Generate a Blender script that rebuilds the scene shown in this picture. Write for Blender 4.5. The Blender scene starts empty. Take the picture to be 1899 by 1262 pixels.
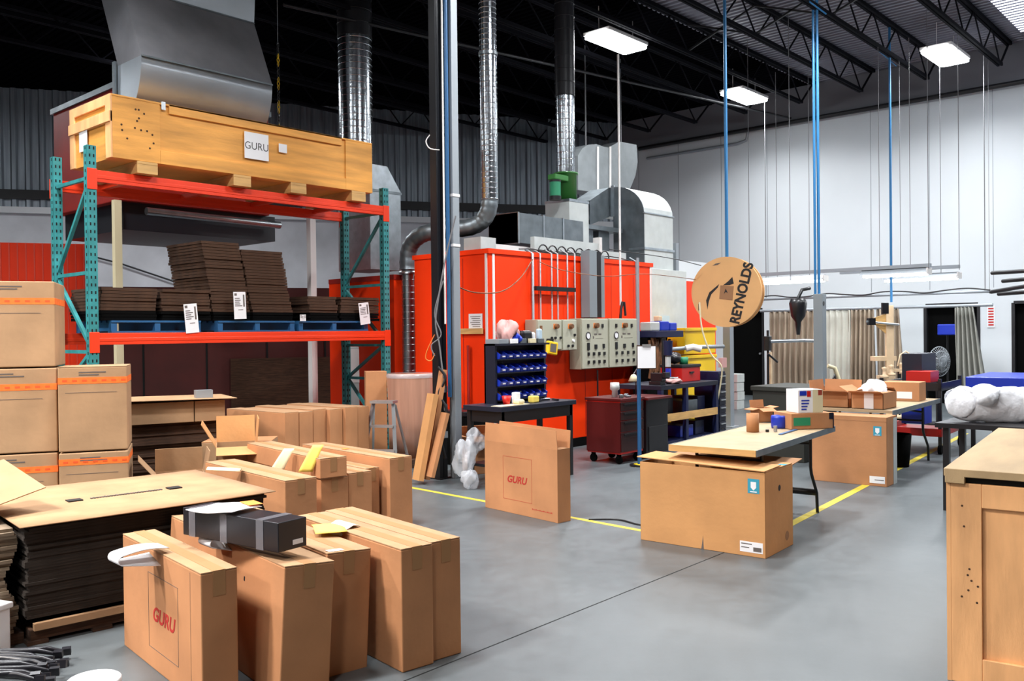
import bpy, math, random
from mathutils import Vector, Matrix
random.seed(7)
S = bpy.context.scene
C = S.collection
PI = math.pi
# ---------------------------------------------------------------- camera
F_, CX_, CY_, TH, EYE = 1643., 949.5, 631., math.radians(42), 1.6
PIT, RO = math.atan(15 / F_), math.radians(.64)
fwd0 = Vector((math.cos(TH), math.sin(TH), 0)); r0 = Vector((math.sin(TH), -math.cos(TH), 0)); u0 = Vector((0, 0, 1))
fwd = math.cos(PIT) * fwd0 - math.sin(PIT) * u0
upv = math.cos(PIT) * u0 + math.sin(PIT) * fwd0
Rv = math.cos(RO) * r0 - math.sin(RO) * upv
Uv = math.cos(RO) * upv + math.sin(RO) * r0
cd = bpy.data.cameras.new('camera'); cam = bpy.data.objects.new('camera', cd); C.objects.link(cam)
m = Matrix.Identity(4)
for i in range(3):
    m[i][0] = Rv[i]; m[i][1] = Uv[i]; m[i][2] = -fwd[i]
m[0][3] = 0; m[1][3] = 0; m[2][3] = EYE
cam.matrix_world = m
cd.sensor_width = 36; cd.lens = F_ / 1899 * 36; cd.clip_end = 200
S.camera = cam
def ray(x, y): return fwd + (x - CX_) / F_ * Rv - (y - CY_) / F_ * Uv
def onz(x, y, z=0):
    d = ray(x, y); s = (z - EYE) / d[2]; return Vector((d[0] * s, d[1] * s, z))
def ony(x, y, Y):
    d = ray(x, y); s = Y / d[1]; return Vector((d[0] * s, Y, EYE + d[2] * s))
def onx(x, y, X):
    d = ray(x, y); s = X / d[0]; return Vector((X, d[1] * s, EYE + d[2] * s))
def ats(x, y, s):
    d = ray(x, y); return Vector((0, 0, EYE)) + d * s
# ---------------------------------------------------------------- world + exposure
w = bpy.data.worlds.new('world'); S.world = w; w.use_nodes = True
w.node_tree.nodes['Background'].inputs[0].default_value = (.5, .6, .8, 1)
w.node_tree.nodes['Background'].inputs[1].default_value = .0
S.view_settings.view_transform = 'Standard'; S.view_settings.look = 'None'
S.view_settings.gamma = 1; S.view_settings.use_curve_mapping = False
S.view_settings.exposure = 0.25
LAMP_W = 230
# ---------------------------------------------------------------- materials
M = {}
def mat(name, col, rough=.6, metal=0, var=0, scale=4, bump=0, bscale=40, stretch=(1, 1, 1), emit=0, alpha=1, trans=0, spec=.5, col2=None, coord='Object'):
    mt = bpy.data.materials.new(name); mt.use_nodes = True
    nt = mt.node_tree; b = nt.nodes['Principled BSDF']
    b.inputs['Base Color'].default_value = (*col, 1); b.inputs['Roughness'].default_value = rough
    b.inputs['Metallic'].default_value = metal; b.inputs['Alpha'].default_value = alpha
    b.inputs['Transmission Weight'].default_value = trans
    b.inputs['Specular IOR Level'].default_value = spec
    if emit:
        b.inputs['Emission Color'].default_value = (*col, 1); b.inputs['Emission Strength'].default_value = emit
    if var or bump:
        tc = nt.nodes.new('ShaderNodeTexCoord'); mp = nt.nodes.new('ShaderNodeMapping'); mp.inputs['Scale'].default_value = stretch
        nt.links.new(tc.outputs[coord], mp.inputs[0])
    if var:
        n = nt.nodes.new('ShaderNodeTexNoise'); n.inputs['Scale'].default_value = scale; n.inputs['Detail'].default_value = 5
        nt.links.new(mp.outputs[0], n.inputs['Vector'])
        r = nt.nodes.new('ShaderNodeValToRGB'); r.color_ramp.elements[0].position = .3; r.color_ramp.elements[1].position = .7
        c2 = col2 or tuple(min(1, c * (1 + var)) for c in col)
        r.color_ramp.elements[0].color = (*[c * (1 - var) for c in col], 1); r.color_ramp.elements[1].color = (*c2, 1)
        nt.links.new(n.outputs['Fac'], r.inputs[0]); nt.links.new(r.outputs[0], b.inputs['Base Color'])
    if bump:
        n2 = nt.nodes.new('ShaderNodeTexNoise'); n2.inputs['Scale'].default_value = bscale
        nt.links.new(mp.outputs[0], n2.inputs['Vector'])
        bp = nt.nodes.new('ShaderNodeBump'); bp.inputs['Strength'].default_value = bump; bp.inputs['Distance'].default_value = .01
        nt.links.new(n2.outputs['Fac'], bp.inputs['Height']); nt.links.new(bp.outputs[0], b.inputs['Normal'])
    M[name] = mt; return mt
mat('card', (.47, .215, .092), .85, var=.16, scale=2.4, bump=.12, bscale=25)
mat('card2', (.56, .28, .105), .85, var=.10, scale=3, bump=.12, bscale=25)
mat('card_old', (.40, .24, .125), .85, var=.15, scale=3, bump=.12, bscale=25)
mat('card_edge_shade', (.055, .025, .012), .95, var=.5, scale=9, stretch=(1, 1, 14))  # stack edges darkened to paint in the shade inside the rack
mat('card_dark', (.055, .025, .012), .95, var=.5, scale=7, stretch=(1, 1, 12))  # dark board tone; on the rack stacks it stands in for shade
mat('card_in', (.33, .17, .08), .9)
mat('flap_edge', (.20, .11, .055), .9)
mat('paper', (.80, .80, .82), .8)
mat('paper_yellow', (.85, .65, .12), .8)
mat('paper_cream', (.75, .62, .38), .8)
mat('paper_orange', (.9, .25, .04), .7)
mat('tape_brown', (.36, .19, .085), .7, spec=.2)
mat('card_top', (.37, .215, .11), .9, var=.16, scale=4, bump=.12, bscale=25)  # card dimmed to offset the strong overhead light on box tops
mat('tape_clear', (.50, .36, .24), .25)
mat('tape_orange', (.95, .17, .02), .6, var=.15, scale=20)
mat('ink_red', (.42, .02, .015), .7)
mat('ink_black', (.012, .011, .011), .7)
mat('ink_grey', (.12, .10, .09), .8)
mat('teal_ink', (.03, .30, .42), .7)
mat('rack_orange', (.78, .045, .01), .4)
mat('rack_teal', (.035, .24, .25), .45, var=.25, scale=8)
mat('hole', (.004, .006, .006), .9)
mat('booth_orange', (.93, .040, .001), .5, var=.05, scale=2, spec=.25)
mat('booth_deep', (.07, .006, .004), .6, var=.2, scale=2)
mat('booth_dark', (.32, .012, .006), .5, var=.2, scale=2)
mat('white_trim', (.75, .72, .70), .5)
mat('galv', (.48, .52, .55), .33, 1, var=.14, scale=9, bump=.1, bscale=8)
mat('galv_side', (.20, .22, .23), .5, .3, var=.1, scale=5)
mat('column_sheets', (.20, .15, .10), .9, var=.4, scale=9, stretch=(1, 1, 14))
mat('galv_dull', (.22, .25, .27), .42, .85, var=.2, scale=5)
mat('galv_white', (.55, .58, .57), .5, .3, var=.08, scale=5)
mat('spiral', (.62, .66, .70), .2, 1, var=.1, scale=9, bump=.25, bscale=14)
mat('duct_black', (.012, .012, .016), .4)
mat('plywood', (.72, .33, .065), .6, var=.28, scale=3.2, stretch=(.35, .35, 3), bump=.1)
mat('ply_light', (.80, .42, .18), .6, var=.22, scale=3, stretch=(.5, 2.5, .6), bump=.1)
mat('ply_top', (.42, .29, .15), .65, var=.2, scale=2.5, stretch=(.5, 2, 1), bump=.15)
mat('wood', (.58, .34, .12), .6, var=.2, scale=3, stretch=(1, 1, 6))
mat('wood_pale', (.66, .48, .30), .6, var=.15, scale=4)
mat('tabletop', (.40, .29, .17), .6, var=.1, scale=6)
mat('white_paint', (.72, .75, .78), .6, var=.04, scale=1)
mat('wall_white', (.66, .70, .73), .75, var=.03, scale=.6)
mat('block_grey', (.17, .17, .19), .8)
mat('block_white', (.60, .62, .66), .8, var=.16, scale=1.1)
mat('corr', (.27, .31, .35), .45, .6, var=.25, scale=3, stretch=(6, 6, .3))
mat('black_paint', (.010, .010, .012), .5)
mat('black_metal', (.008, .008, .010), .35)
mat('joist_black', (.006, .006, .009), .9, spec=.1)
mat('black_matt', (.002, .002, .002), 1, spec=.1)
mat('plastic_black', (.010, .010, .014), .35)
mat('deck_unlit', (.003, .003, .004), 1, spec=0)
mat('deck_grey', (.17, .17, .21), .45, .3)
mat('block_dark', (.10, .10, .11), .8)
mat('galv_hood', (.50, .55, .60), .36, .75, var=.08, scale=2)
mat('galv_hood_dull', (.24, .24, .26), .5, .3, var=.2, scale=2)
mat('pile_edge_shade', (.022, .015, .010), .95, var=.5, scale=9, stretch=(1, 1, 14))  # sheet edges nearly black, as the pile side faces away from the light
mat('steel_grey', (.30, .33, .36), .45, .3)
mat('post_grey', (.20, .23, .25), .5)
mat('aluminium', (.50, .52, .54), .35, .8)
mat('blue_hose', (.025, .16, .36), .4)
mat('blue_pipe', (.02, .10, .24), .4)
mat('blue_bin', (.010, .035, .42), .35)
mat('reel_tan', (.72, .41, .17), .8, var=.06, scale=3)
mat('drawer_dark', (.022, .003, .003), .4)  # red drawer fronts darkened so their side looks unlit
mat('conduit_grey', (.42, .42, .43), .45)
mat('blue_dark', (.004, .008, .045), .45)
mat('navy', (.005, .007, .020), .5)
mat('red_paint', (.52, .012, .008), .35)
mat('red_dark', (.085, .004, .004), .4)
mat('green_paint', (.05, .22, .05), .35)
mat('yellow_plastic', (.85, .55, .01), .45)
mat('yellow_line', (.56, .45, .04), .6, var=.12, scale=8)
mat('panel_beige', (.36, .36, .27), .5)
mat('panel_face', (.42, .42, .33), .5)
mat('curtain', (.30, .235, .17), .5, var=.35, scale=3, stretch=(5, 5, .4))
mat('curtain_grey', (.30, .30, .27), .4, var=.2, scale=3, stretch=(5, 5, .4))
mat('curtain_pale', (.52, .52, .45), .4, var=.1, scale=3)
mat('plastic_wrap', (.70, .73, .78), .15, alpha=.42, bump=1, bscale=16)
mat('bubble', (.93, .95, .99), .6, bump=1, bscale=16)
mat('wrap_brown', (.42, .22, .15), .15, var=.18, scale=3, stretch=(5, 5, .3), spec=.8)
mat('tubelight', (.95, .98, 1), .3, emit=14)
mat('highbay', (.93, .97, 1), .3, emit=22)
mat('cable', (.01, .01, .012), .5)
mat('cable_grey', (.16, .16, .17), .5)
mat('cable_orange', (.70, .18, .03), .5)
mat('cream', (.70, .62, .40), .6)
mat('rust', (.16, .065, .025), .6, var=.7, scale=9)
mat('olive', (.020, .021, .016), .7)
mat('pink', (.55, .3, .28), .6)
mat('glove_green', (.02, .25, .12), .5)
mat('window_blue', (.45, .58, .68), .2)
# concrete floor
def floor_mat():
    mt = bpy.data.materials.new('concrete'); mt.use_nodes = True; nt = mt.node_tree; b = nt.nodes['Principled BSDF']
    tc = nt.nodes.new('ShaderNodeTexCoord')
    def noise(sc, det, rough=.6):
        n = nt.nodes.new('ShaderNodeTexNoise'); n.inputs['Scale'].default_value = sc; n.inputs['Detail'].default_value = det
        n.inputs['Roughness'].default_value = rough; nt.links.new(tc.outputs['Object'], n.inputs['Vector']); return n
    n1 = noise(.55, 6); n2 = noise(9, 8, .7)
    mx = nt.nodes.new('ShaderNodeMix'); mx.data_type = 'FLOAT'; mx.inputs[0].default_value = .35
    nt.links.new(n1.outputs['Fac'], mx.inputs[2]); nt.links.new(n2.outputs['Fac'], mx.inputs[3])
    r = nt.nodes.new('ShaderNodeValToRGB'); r.color_ramp.elements[0].position = .33; r.color_ramp.elements[1].position = .66
    r.color_ramp.elements[0].color = (.066, .079, .085, 1); r.color_ramp.elements[1].color = (.125, .143, .152, 1)
    nt.links.new(mx.outputs[0], r.inputs[0]); nt.links.new(r.outputs[0], b.inputs['Base Color'])
    r2 = nt.nodes.new('ShaderNodeMapRange'); r2.inputs[3].default_value = .3; r2.inputs[4].default_value = .5
    nt.links.new(n2.outputs['Fac'], r2.inputs[0]); nt.links.new(r2.outputs[0], b.inputs['Roughness'])
    bp = nt.nodes.new('ShaderNodeBump'); bp.inputs['Strength'].default_value = .06; bp.inputs['Distance'].default_value = .01
    nt.links.new(n2.outputs['Fac'], bp.inputs['Height']); nt.links.new(bp.outputs[0], b.inputs['Normal'])
    M['concrete'] = mt
floor_mat()
# ---------------------------------------------------------------- mesh helpers
class MB:
    def __init__(s): s.v = []; s.f = []; s.m = []; s.sm = []; s.X = None
    def _a(s, vs):
        o = len(s.v)
        s.v += [tuple(s.X @ Vector(v)) if s.X else tuple(v) for v in vs]; return o
    def quad(s, a, b, c, d, m=0): o = s._a([a, b, c, d]); s.f.append((o, o + 1, o + 2, o + 3)); s.m.append(m); s.sm.append(False); return s
    def box(s, x0, y0, z0, x1, y1, z1, m=0):
        x0, x1 = min(x0, x1), max(x0, x1); y0, y1 = min(y0, y1), max(y0, y1); z0, z1 = min(z0, z1), max(z0, z1)
        o = s._a([(x0, y0, z0), (x1, y0, z0), (x1, y1, z0), (x0, y1, z0), (x0, y0, z1), (x1, y0, z1), (x1, y1, z1), (x0, y1, z1)])
        for q in ((0, 3, 2, 1), (4, 5, 6, 7), (0, 1, 5, 4), (1, 2, 6, 5), (2, 3, 7, 6), (3, 0, 4, 7)):
            s.f.append(tuple(o + i for i in q)); s.m.append(m); s.sm.append(False)
        return s
    def bar(s, p0, p1, w, h=None, m=0):      # rectangular bar between two points
        h = h or w; p0 = Vector(p0); p1 = Vector(p1); d = (p1 - p0).normalized()
        a = d.cross(Vector((0, 0, 1)));
        if a.length < 1e-3: a = Vector((1, 0, 0))
        a.normalize(); b = a.cross(d).normalized()
        vs = [p + a * i * w / 2 + b * j * h / 2 for p in (p0, p1) for i, j in ((-1, -1), (1, -1), (1, 1), (-1, 1))]
        o = s._a(vs)
        for q in ((3, 2, 1, 0), (4, 5, 6, 7), (0, 1, 5, 4), (1, 2, 6, 5), (2, 3, 7, 6), (3, 0, 4, 7)):
            s.f.append(tuple(o + i for i in q)); s.m.append(m); s.sm.append(False)
        return s
    def tube(s, pts, r, n=10, m=0, caps=True):
        pts = [Vector(p) for p in pts]; rs = r if isinstance(r, (list, tuple)) else [r] * len(pts)
        rings = []; ref = None
        for i, p in enumerate(pts):
            d = (pts[min(i + 1, len(pts) - 1)] - pts[max(i - 1, 0)])
            d = d.normalized() if d.length > 0 else Vector((0, 0, 1))
            if ref is None:
                ref = Vector((1, 0, 0)) if abs(d.x) < .9 else Vector((0, 1, 0))
            a = (ref - d * ref.dot(d))
            if a.length < 1e-4: a = d.orthogonal()
            a.normalize(); b = d.cross(a); ref = a
            rings.append([p + (a * math.cos(2 * PI * k / n) + b * math.sin(2 * PI * k / n)) * rs[i] for k in range(n)])
        o = s._a([v for r_ in rings for v in r_])
        for i in range(len(pts) - 1):
            for k in range(n):
                s.f.append((o + i * n + k, o + i * n + (k + 1) % n, o + (i + 1) * n + (k + 1) % n, o + (i + 1) * n + k)); s.m.append(m); s.sm.append(True)
        if caps:
            for ring, rev in ((rings[0], True), (rings[-1], False)):
                o = s._a(ring); q = list(range(o, o + n)); s.f.append(tuple(q[::-1] if rev else q)); s.m.append(m); s.sm.append(False)
        return s
    def cyl(s, p0, p1, r, n=16, m=0, r2=None): return s.tube([p0, p1], [r, r if r2 is None else r2], n, m)
    def prism(s, poly, axis, a0, a1, m=0, smooth=False):   # poly 2-D; axis 'x': (y,z)  'y': (x,z)  'z': (x,y)
        f = {'x': lambda p, t: (t, p[0], p[1]), 'y': lambda p, t: (p[0], t, p[1]), 'z': lambda p, t: (p[0], p[1], t)}[axis]
        n = len(poly); o = s._a([f(p, a0) for p in poly] + [f(p, a1) for p in poly])
        for k in range(n):
            s.f.append((o + k, o + (k + 1) % n, o + n + (k + 1) % n, o + n + k)); s.m.append(m); s.sm.append(smooth)
        o = s._a([f(p, a0) for p in poly] + [f(p, a1) for p in poly])
        s.f.append(tuple(range(o, o + n))[::-1]); s.m.append(m); s.sm.append(False)
        s.f.append(tuple(range(o + n, o + 2 * n))); s.m.append(m); s.sm.append(False)
        return s
    def grid(s, fn, nu, nv, m=0, smooth=True):
        o = s._a([fn(i / nu, j / nv) for j in range(nv + 1) for i in range(nu + 1)])
        for j in range(nv):
            for i in range(nu):
                a = o + j * (nu + 1) + i; s.f.append((a, a + 1, a + nu + 2, a + nu + 1)); s.m.append(m); s.sm.append(smooth)
        return s
    def lathe(s, prof, c=(0, 0, 0), n=20, m=0):
        o = s._a([(c[0] + r * math.cos(2 * PI * k / n), c[1] + r * math.sin(2 * PI * k / n), c[2] + z) for r, z in prof for k in range(n)])
        for i in range(len(prof) - 1):
            for k in range(n):
                s.f.append((o + i * n + k, o + i * n + (k + 1) % n, o + (i + 1) * n + (k + 1) % n, o + (i + 1) * n + k)); s.m.append(m); s.sm.append(True)
        return s
    def mesh(s, name, mats):
        me = bpy.data.meshes.new(name); me.from_pydata(s.v, [], s.f)
        mats = mats if isinstance(mats, (list, tuple)) else [mats]
        for q in mats: me.materials.append(M[q] if isinstance(q, str) else q)
        me.polygons.foreach_set('material_index', s.m); me.polygons.foreach_set('use_smooth', s.sm)
        import bmesh
        bm = bmesh.new(); bm.from_mesh(me); bmesh.ops.recalc_face_normals(bm, faces=bm.faces); bm.to_mesh(me); bm.free()
        me.update(); return me
    def build(s, name, mats, parent=None, bevel=0, solid=0, loc=None, rz=0, rot=None):
        o = bpy.data.objects.new(name, s.mesh(name, mats)); C.objects.link(o)
        if parent: o.parent = parent
        if loc is not None: o.location = loc
        if rz: o.rotation_euler[2] = rz
        if rot: o.rotation_euler = rot
        if solid:
            k = o.modifiers.new('solid', 'SOLIDIFY'); k.thickness = solid; k.offset = 0
        if bevel:
            k = o.modifiers.new('bevel', 'BEVEL'); k.width = bevel; k.segments = 2; k.limit_method = 'ANGLE'; k.angle_limit = .9
        return o
def thing(name, label, cat, loc=(0, 0, 0), rz=0, group=None, rot=None):
    o = bpy.data.objects.new(name, None); C.objects.link(o); o.empty_display_size = .1
    o.location = loc; o.rotation_euler = rot or (0, 0, rz); return tag(o, label, cat, group)
def tag(o, label, cat, group=None):
    o['label'] = label; o['category'] = cat
    if group: o['group'] = group
    return o
def struct(o, label=None):
    o['kind'] = 'structure'
    if label: o['label'] = label
    return o
def copy_tree(o, parent=None):
    c = o.copy(); C.objects.link(c); c.parent = parent
    for ch in o.children: copy_tree(ch, c)
    return c
def text(s, name, size, material, parent, loc, rot, bold=.0, sx=1, shear=0, depth=.0006):
    cu = bpy.data.curves.new('t', 'FONT'); cu.body = s; cu.size = size; cu.align_x = 'CENTER'; cu.align_y = 'CENTER'
    cu.extrude = depth; cu.offset = bold; cu.shear = shear
    t = bpy.data.objects.new('t', cu); C.objects.link(t)
    dg = bpy.context.evaluated_depsgraph_get(); me = bpy.data.meshes.new_from_object(t.evaluated_get(dg))
    bpy.data.objects.remove(t)
    me.materials.clear(); me.materials.append(M[material])
    for v in me.vertices: v.co.x *= sx
    o = bpy.data.objects.new(name, me); C.objects.link(o); o.parent = parent; o.location = loc; o.rotation_euler = rot; return o
HP = PI / 2
def rect(p1, p2):     # long edge -> length, angle of edge (thing's local +x runs p1->p2, local +y is to its left)
    d = Vector(p2).xy - Vector(p1).xy; return d.length, math.atan2(d.y, d.x)
def lines_on(mb, x0, z0, x1, z1, rows, m=1, face_y=0):   # rows of print as thin bars on a face at y = face_y
    for k in range(rows):
        z = z1 - (z1 - z0) * (k + .5) / rows; xe = x0 + (x1 - x0) * random.uniform(.55, 1)
        mb.box(x0, face_y - .0012, z - (z1 - z0) / rows * .22, xe, face_y, z + (z1 - z0) / rows * .22, m)
# ================================================================ THE SETTING
WX = 19.9                                    # white side wall plane
DZ = 7.25                                    # roof deck height
struct(MB().box(-9, -8, -.2, 22, 26, 0).build('floor', 'concrete'))
g = MB()
for (a, b) in (((-8, 3.0), (6.3, 3.14)),):
    a = Vector((*a, .0005)); b = Vector((*b, .0005)); g.bar(a, b, .008, .001)
struct(g.build('trim_1', 'hole'), 'saw cut joint in the concrete floor')
# right wall with three dark doorways
wallm = MB()
openings = [(9.79, 10.62, 2.08), (5.05, 6.07, 2.07), (3.25, 4.40, 2.08)]
ys = -8
for (y0, y1, zt) in sorted(openings):
    wallm.box(WX, ys, 0, WX + .2, y0, 6.5); wallm.box(WX, y0, zt, WX + .2, y1, 6.5); ys = y1
wallm.box(WX, ys, 0, WX + .2, 14.3, 6.5)
struct(wallm.build('wall_right', 'wall_white'))
sm = MB()
for k in range(16):
    y = 13.3 - k * 1.22; sm.box(WX - .004, y - .006, 2.4, WX, y + .006, 6.45)
struct(sm.build('trim_2', 'steel_grey'), 'thin vertical joints between the white wall panels')
struct(MB().box(WX + .02, -8, 6.5, WX + .2, 14.3, DZ).build('wall_right_top', 'block_grey'))
for i, (y0, y1, zt) in enumerate(openings):
    d = MB().box(WX + .1, y0, 0, WX + .15, y1, zt).build('door_%d' % (i + 1), 'black_matt'); struct(d, 'black door in the white wall')
    fr = MB()
    fr.box(WX - .01, y0 - .04, 0, WX + .12, y0 + .02, zt); fr.box(WX - .01, y1 - .02, 0, WX + .12, y1 + .04, zt); fr.box(WX - .01, y0, zt - .02, WX + .12, y1, zt + .04)
    fr.build('door_frame', 'black_paint', d)
    MB().cyl((WX + .04, y0 + .1, 1.02), (WX + .1, y0 + .1, 1.02), .025).build('door_handle', 'aluminium', d)
# back wall, seen at an angle: painted block below, ribbed steel above
BA = Vector((19.9, 14.0, 0)); BD = Vector((-.848, .53, 0)).normalized(); BN = Vector((-BD.y, BD.x, 0)) * 1
if BN.dot(Vector((-1, -1, 0))) < 0: BN = -BN          # towards the room
bang = math.atan2(BD.y, BD.x)
def wb(u, n, z): return BA + BD * u + BN * n + Vector((0, 0, z))
def wall_box(mb, u0, u1, n0, n1, z0, z1, m=0):
    vs = [wb(u0, n0, z0), wb(u1, n0, z0), wb(u1, n1, z0), wb(u0, n1, z0), wb(u0, n0, z1), wb(u1, n0, z1), wb(u1, n1, z1), wb(u0, n1, z1)]
    o = mb._a(vs)
    for q in ((0, 3, 2, 1), (4, 5, 6, 7), (0, 1, 5, 4), (1, 2, 6, 5), (2, 3, 7, 6), (3, 0, 4, 7)):
        mb.f.append(tuple(o + i for i in q)); mb.m.append(m); mb.sm.append(False)
LW = 26
b = MB(); wall_box(b, 0, LW, -.2, 0, 0, 4.5); struct(b.build('wall_back', 'block_white'))
b = MB(); wall_box(b, 0, LW, -.1, .12, 4.42, 4.56); struct(b.build('trim_3', 'white_paint'), 'white ledge on top of the block wall')
b = MB(); wall_box(b, 0, LW, 0, .10, 4.74, 4.95); struct(b.build('trim_4', 'black_paint'), 'black steel girt across the ribbed back wall')
b = MB(); prof = []
u = 0
while u < LW:
    prof += [(u, 0), (u + .13, 0), (u + .17, .05), (u + .25, .05), (u + .29, 0)]; u += .29
for (ua, na), (ub, nb) in zip(prof, prof[1:]):
    b.quad(wb(ua, na, 4.5), wb(ub, nb, 4.5), wb(ub, nb, DZ), wb(ua, na, DZ))
struct(b.build('wall_back_top', 'corr', solid=.004))
struct(MB().box(-9, -8, 0, -8.8, 26, DZ).build('wall_left', 'block_dark'))
struct(MB().box(-9, -8.2, 0, 22, -8, DZ).build('wall_front', 'block_dark'))
# ribbed roof deck: ribs along Y. Near-black copy over the ovens paints in the unlit roof, bare steel over the packing area
def deck(name, x0, x1, y0, y1, m):
    b = MB(); x = x0; p = []
    while x < x1:
        p += [(x, 0), (x + .06, 0), (x + .08, .05), (x + .13, .05), (x + .15, 0)]; x += .15
    for (xa, za), (xb, zb) in zip(p, p[1:]): b.quad((xa, y0, DZ + za), (xb, y0, DZ + zb), (xb, y1, DZ + zb), (xa, y1, DZ + za))
    b.box(x0, y0, DZ + .06, x1, y1, DZ + .1)
    return struct(b.build(name, m))
deck('ceiling', -9, 22, -8, 8.6, 'deck_grey')
deck('ceiling_back', -9, 22, 8.6, 26, 'deck_unlit')
# open web roof joists along X
def joist(y):
    t = thing('roof_joist', '', 'joist', (0, y, 0), 0, 'open web roof joists')
    x0, x1 = -8.5, 19.75
    MB().box(x0, -.055, DZ - .07, x1, -.01, DZ - .005).box(x0, .01, DZ - .07, x1, .055, DZ - .005).build('top_chord', 'joist_black', t)
    MB().box(x0, -.05, 6.62, x1 - .7, -.01, 6.68).box(x0, .01, 6.62, x1 - .7, .05, 6.68).build('bottom_chord', 'joist_black', t)
    w_ = MB(); n = 46; st = (x1 - .7 - x0) / n
    for i in range(n):
        xa = x0 + i * st; a, b_ = (6.65, DZ - .03) if i % 2 == 0 else (DZ - .03, 6.65)
        w_.bar((xa, 0, a), (xa + st, 0, b_), .022)
    w_.bar((x1 - .7, 0, 6.65), (x1 - .05, 0, DZ - .05), .03)
    w_.build('web', 'joist_black', t); return t
JY = [4.42 + 1.33 * k for k in range(-3, 10)]
for k, y in enumerate(JY):
    j = joist(y)
    j['label'] = 'black open web steel joist under the ribbed roof deck, running towards the white wall'
# cross bridging between joists
for X in (9.6, 14.2):
    for ya, yb in zip(JY[1:6], JY[2:7]):
        o = MB().bar((X, ya, 6.68), (X, yb, DZ - .08), .03).bar((X, ya, DZ - .08), (X, yb, 6.68), .03).build('joist_bridging', 'black_paint')
        tag(o, 'black crossed brace between two neighbouring roof joists', 'brace', 'bridging between the roof joists')
# pipes along the wall
tag(MB().tube([(WX - .14, -7.8, 6.42), (WX - .14, 13.2, 6.42)], .05).build('wall_pipe', 'black_paint'), 'thick black pipe running high along the top of the white wall', 'pipe')
tag(MB().tube([(WX - .05, 13.0, 6.15), (WX - .05, 10.4, 6.15), (WX - .05, 10.15, 6.2), (WX - .05, 10.1, 6.42)], .035).build('bent_pipe', 'steel_grey'), 'thin grey pipe with a bent end under the black wall pipe', 'pipe')
tag(MB().tube([(7.5, 11.2, 6.45), (19.7, 8.95, 6.5)], .025).build('sprinkler_pipe', 'black_paint'), 'dark thin pipe crossing under the joists near the ceiling lamps', 'pipe')
# ---------------------------------------------------------------- high-bay lamps
def highbay(x, y, label, z=6.55):
    power = LAMP_W * (.52 if x > 15 else .75 if x > 12 else .8 if y > 9 else .6 if (y > 8 and x > 0) else .5 if (x < -1 and y < 2) else 2.2 if x < -1 else .38 if y < 2 else 1)
    t = thing('high_bay_lamp', label, 'ceiling lamp', (x, y, z), 0, 'high bay ceiling lamps')
    MB().box(-.58, -.27, .03, .58, .27, .09).bar((-.5, 0, .09), (-.5, 0, .5), .012).bar((.5, 0, .09), (.5, 0, .5), .012).build('housing', 'white_trim', t, bevel=.01)
    df = MB().prism([(-.56, -.25), (.56, -.25), (.60, -.2), (.60, .2), (.56, .25), (-.56, .25), (-.60, .2), (-.60, -.2)], 'z', -.02, .03).build('diffuser', 'highbay', t)
    ld = bpy.data.lights.new('lamp', 'AREA'); ld.shape = 'RECTANGLE'; ld.size = 1.1; ld.size_y = .5; ld.energy = power; ld.color = (.97, .985, 1); ld.spread = math.radians(150)
    ld.color = (1, .93, .88) if x < -1 else ld.color
    lo = bpy.data.objects.new('lamp', ld); C.objects.link(lo); lo.parent = t; lo.location = (0, 0, -.04)
    return t
highbay(12.58, 8.84, 'largest glowing ceiling lamp, hanging over the orange booth')
highbay(17.41, 8.94, 'small glowing ceiling lamp between the blue hose and the white wall')
highbay(17.41, 4.94, 'glowing ceiling lamp at the upper right, below the bright roof deck')
for (x, y) in ((12.58, 4.94), (7.74, 4.94), (2.9, 4.94), (-1.95, 4.94), (7.74, .94), (12.58, .94), (17.41, .94), (-1.95, .94), (-6.8, 4.94), (-6.8, .94), (7.9, 15.8), (2.9, 17.7), (2.9, 8.94), (-1.95, 8.94)):  # far-left pair and last four added as fill; others continue the visible grid
    highbay(x, y, 'unseen high bay lamp under the roof joists, put in to light the hall')
# painted floor lines
def strip(p1, p2, w_, name, label):
    a = Vector((*p1, 0)); b = Vector((*p2, 0)); d = (b - a).normalized() * 1; n = Vector((-d.y, d.x, 0)) * w_ / 2
    m = MB(); vs = [a - n, b - n, b + n, a + n]; m.prism([(v.x, v.y) for v in vs], 'z', 0, .0015)
    return tag(m.build(name, 'yellow_line'), label, 'floor line')
strip((6.17, 7.8), (5.90, 3.06), .055, 'floor_line', 'thin yellow painted floor line passing behind the open printed box')
strip((5.90, 3.08), (14.5, 3.86), .075, 'floor_line', 'wide yellow painted floor line running away past the folding table')
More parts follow.
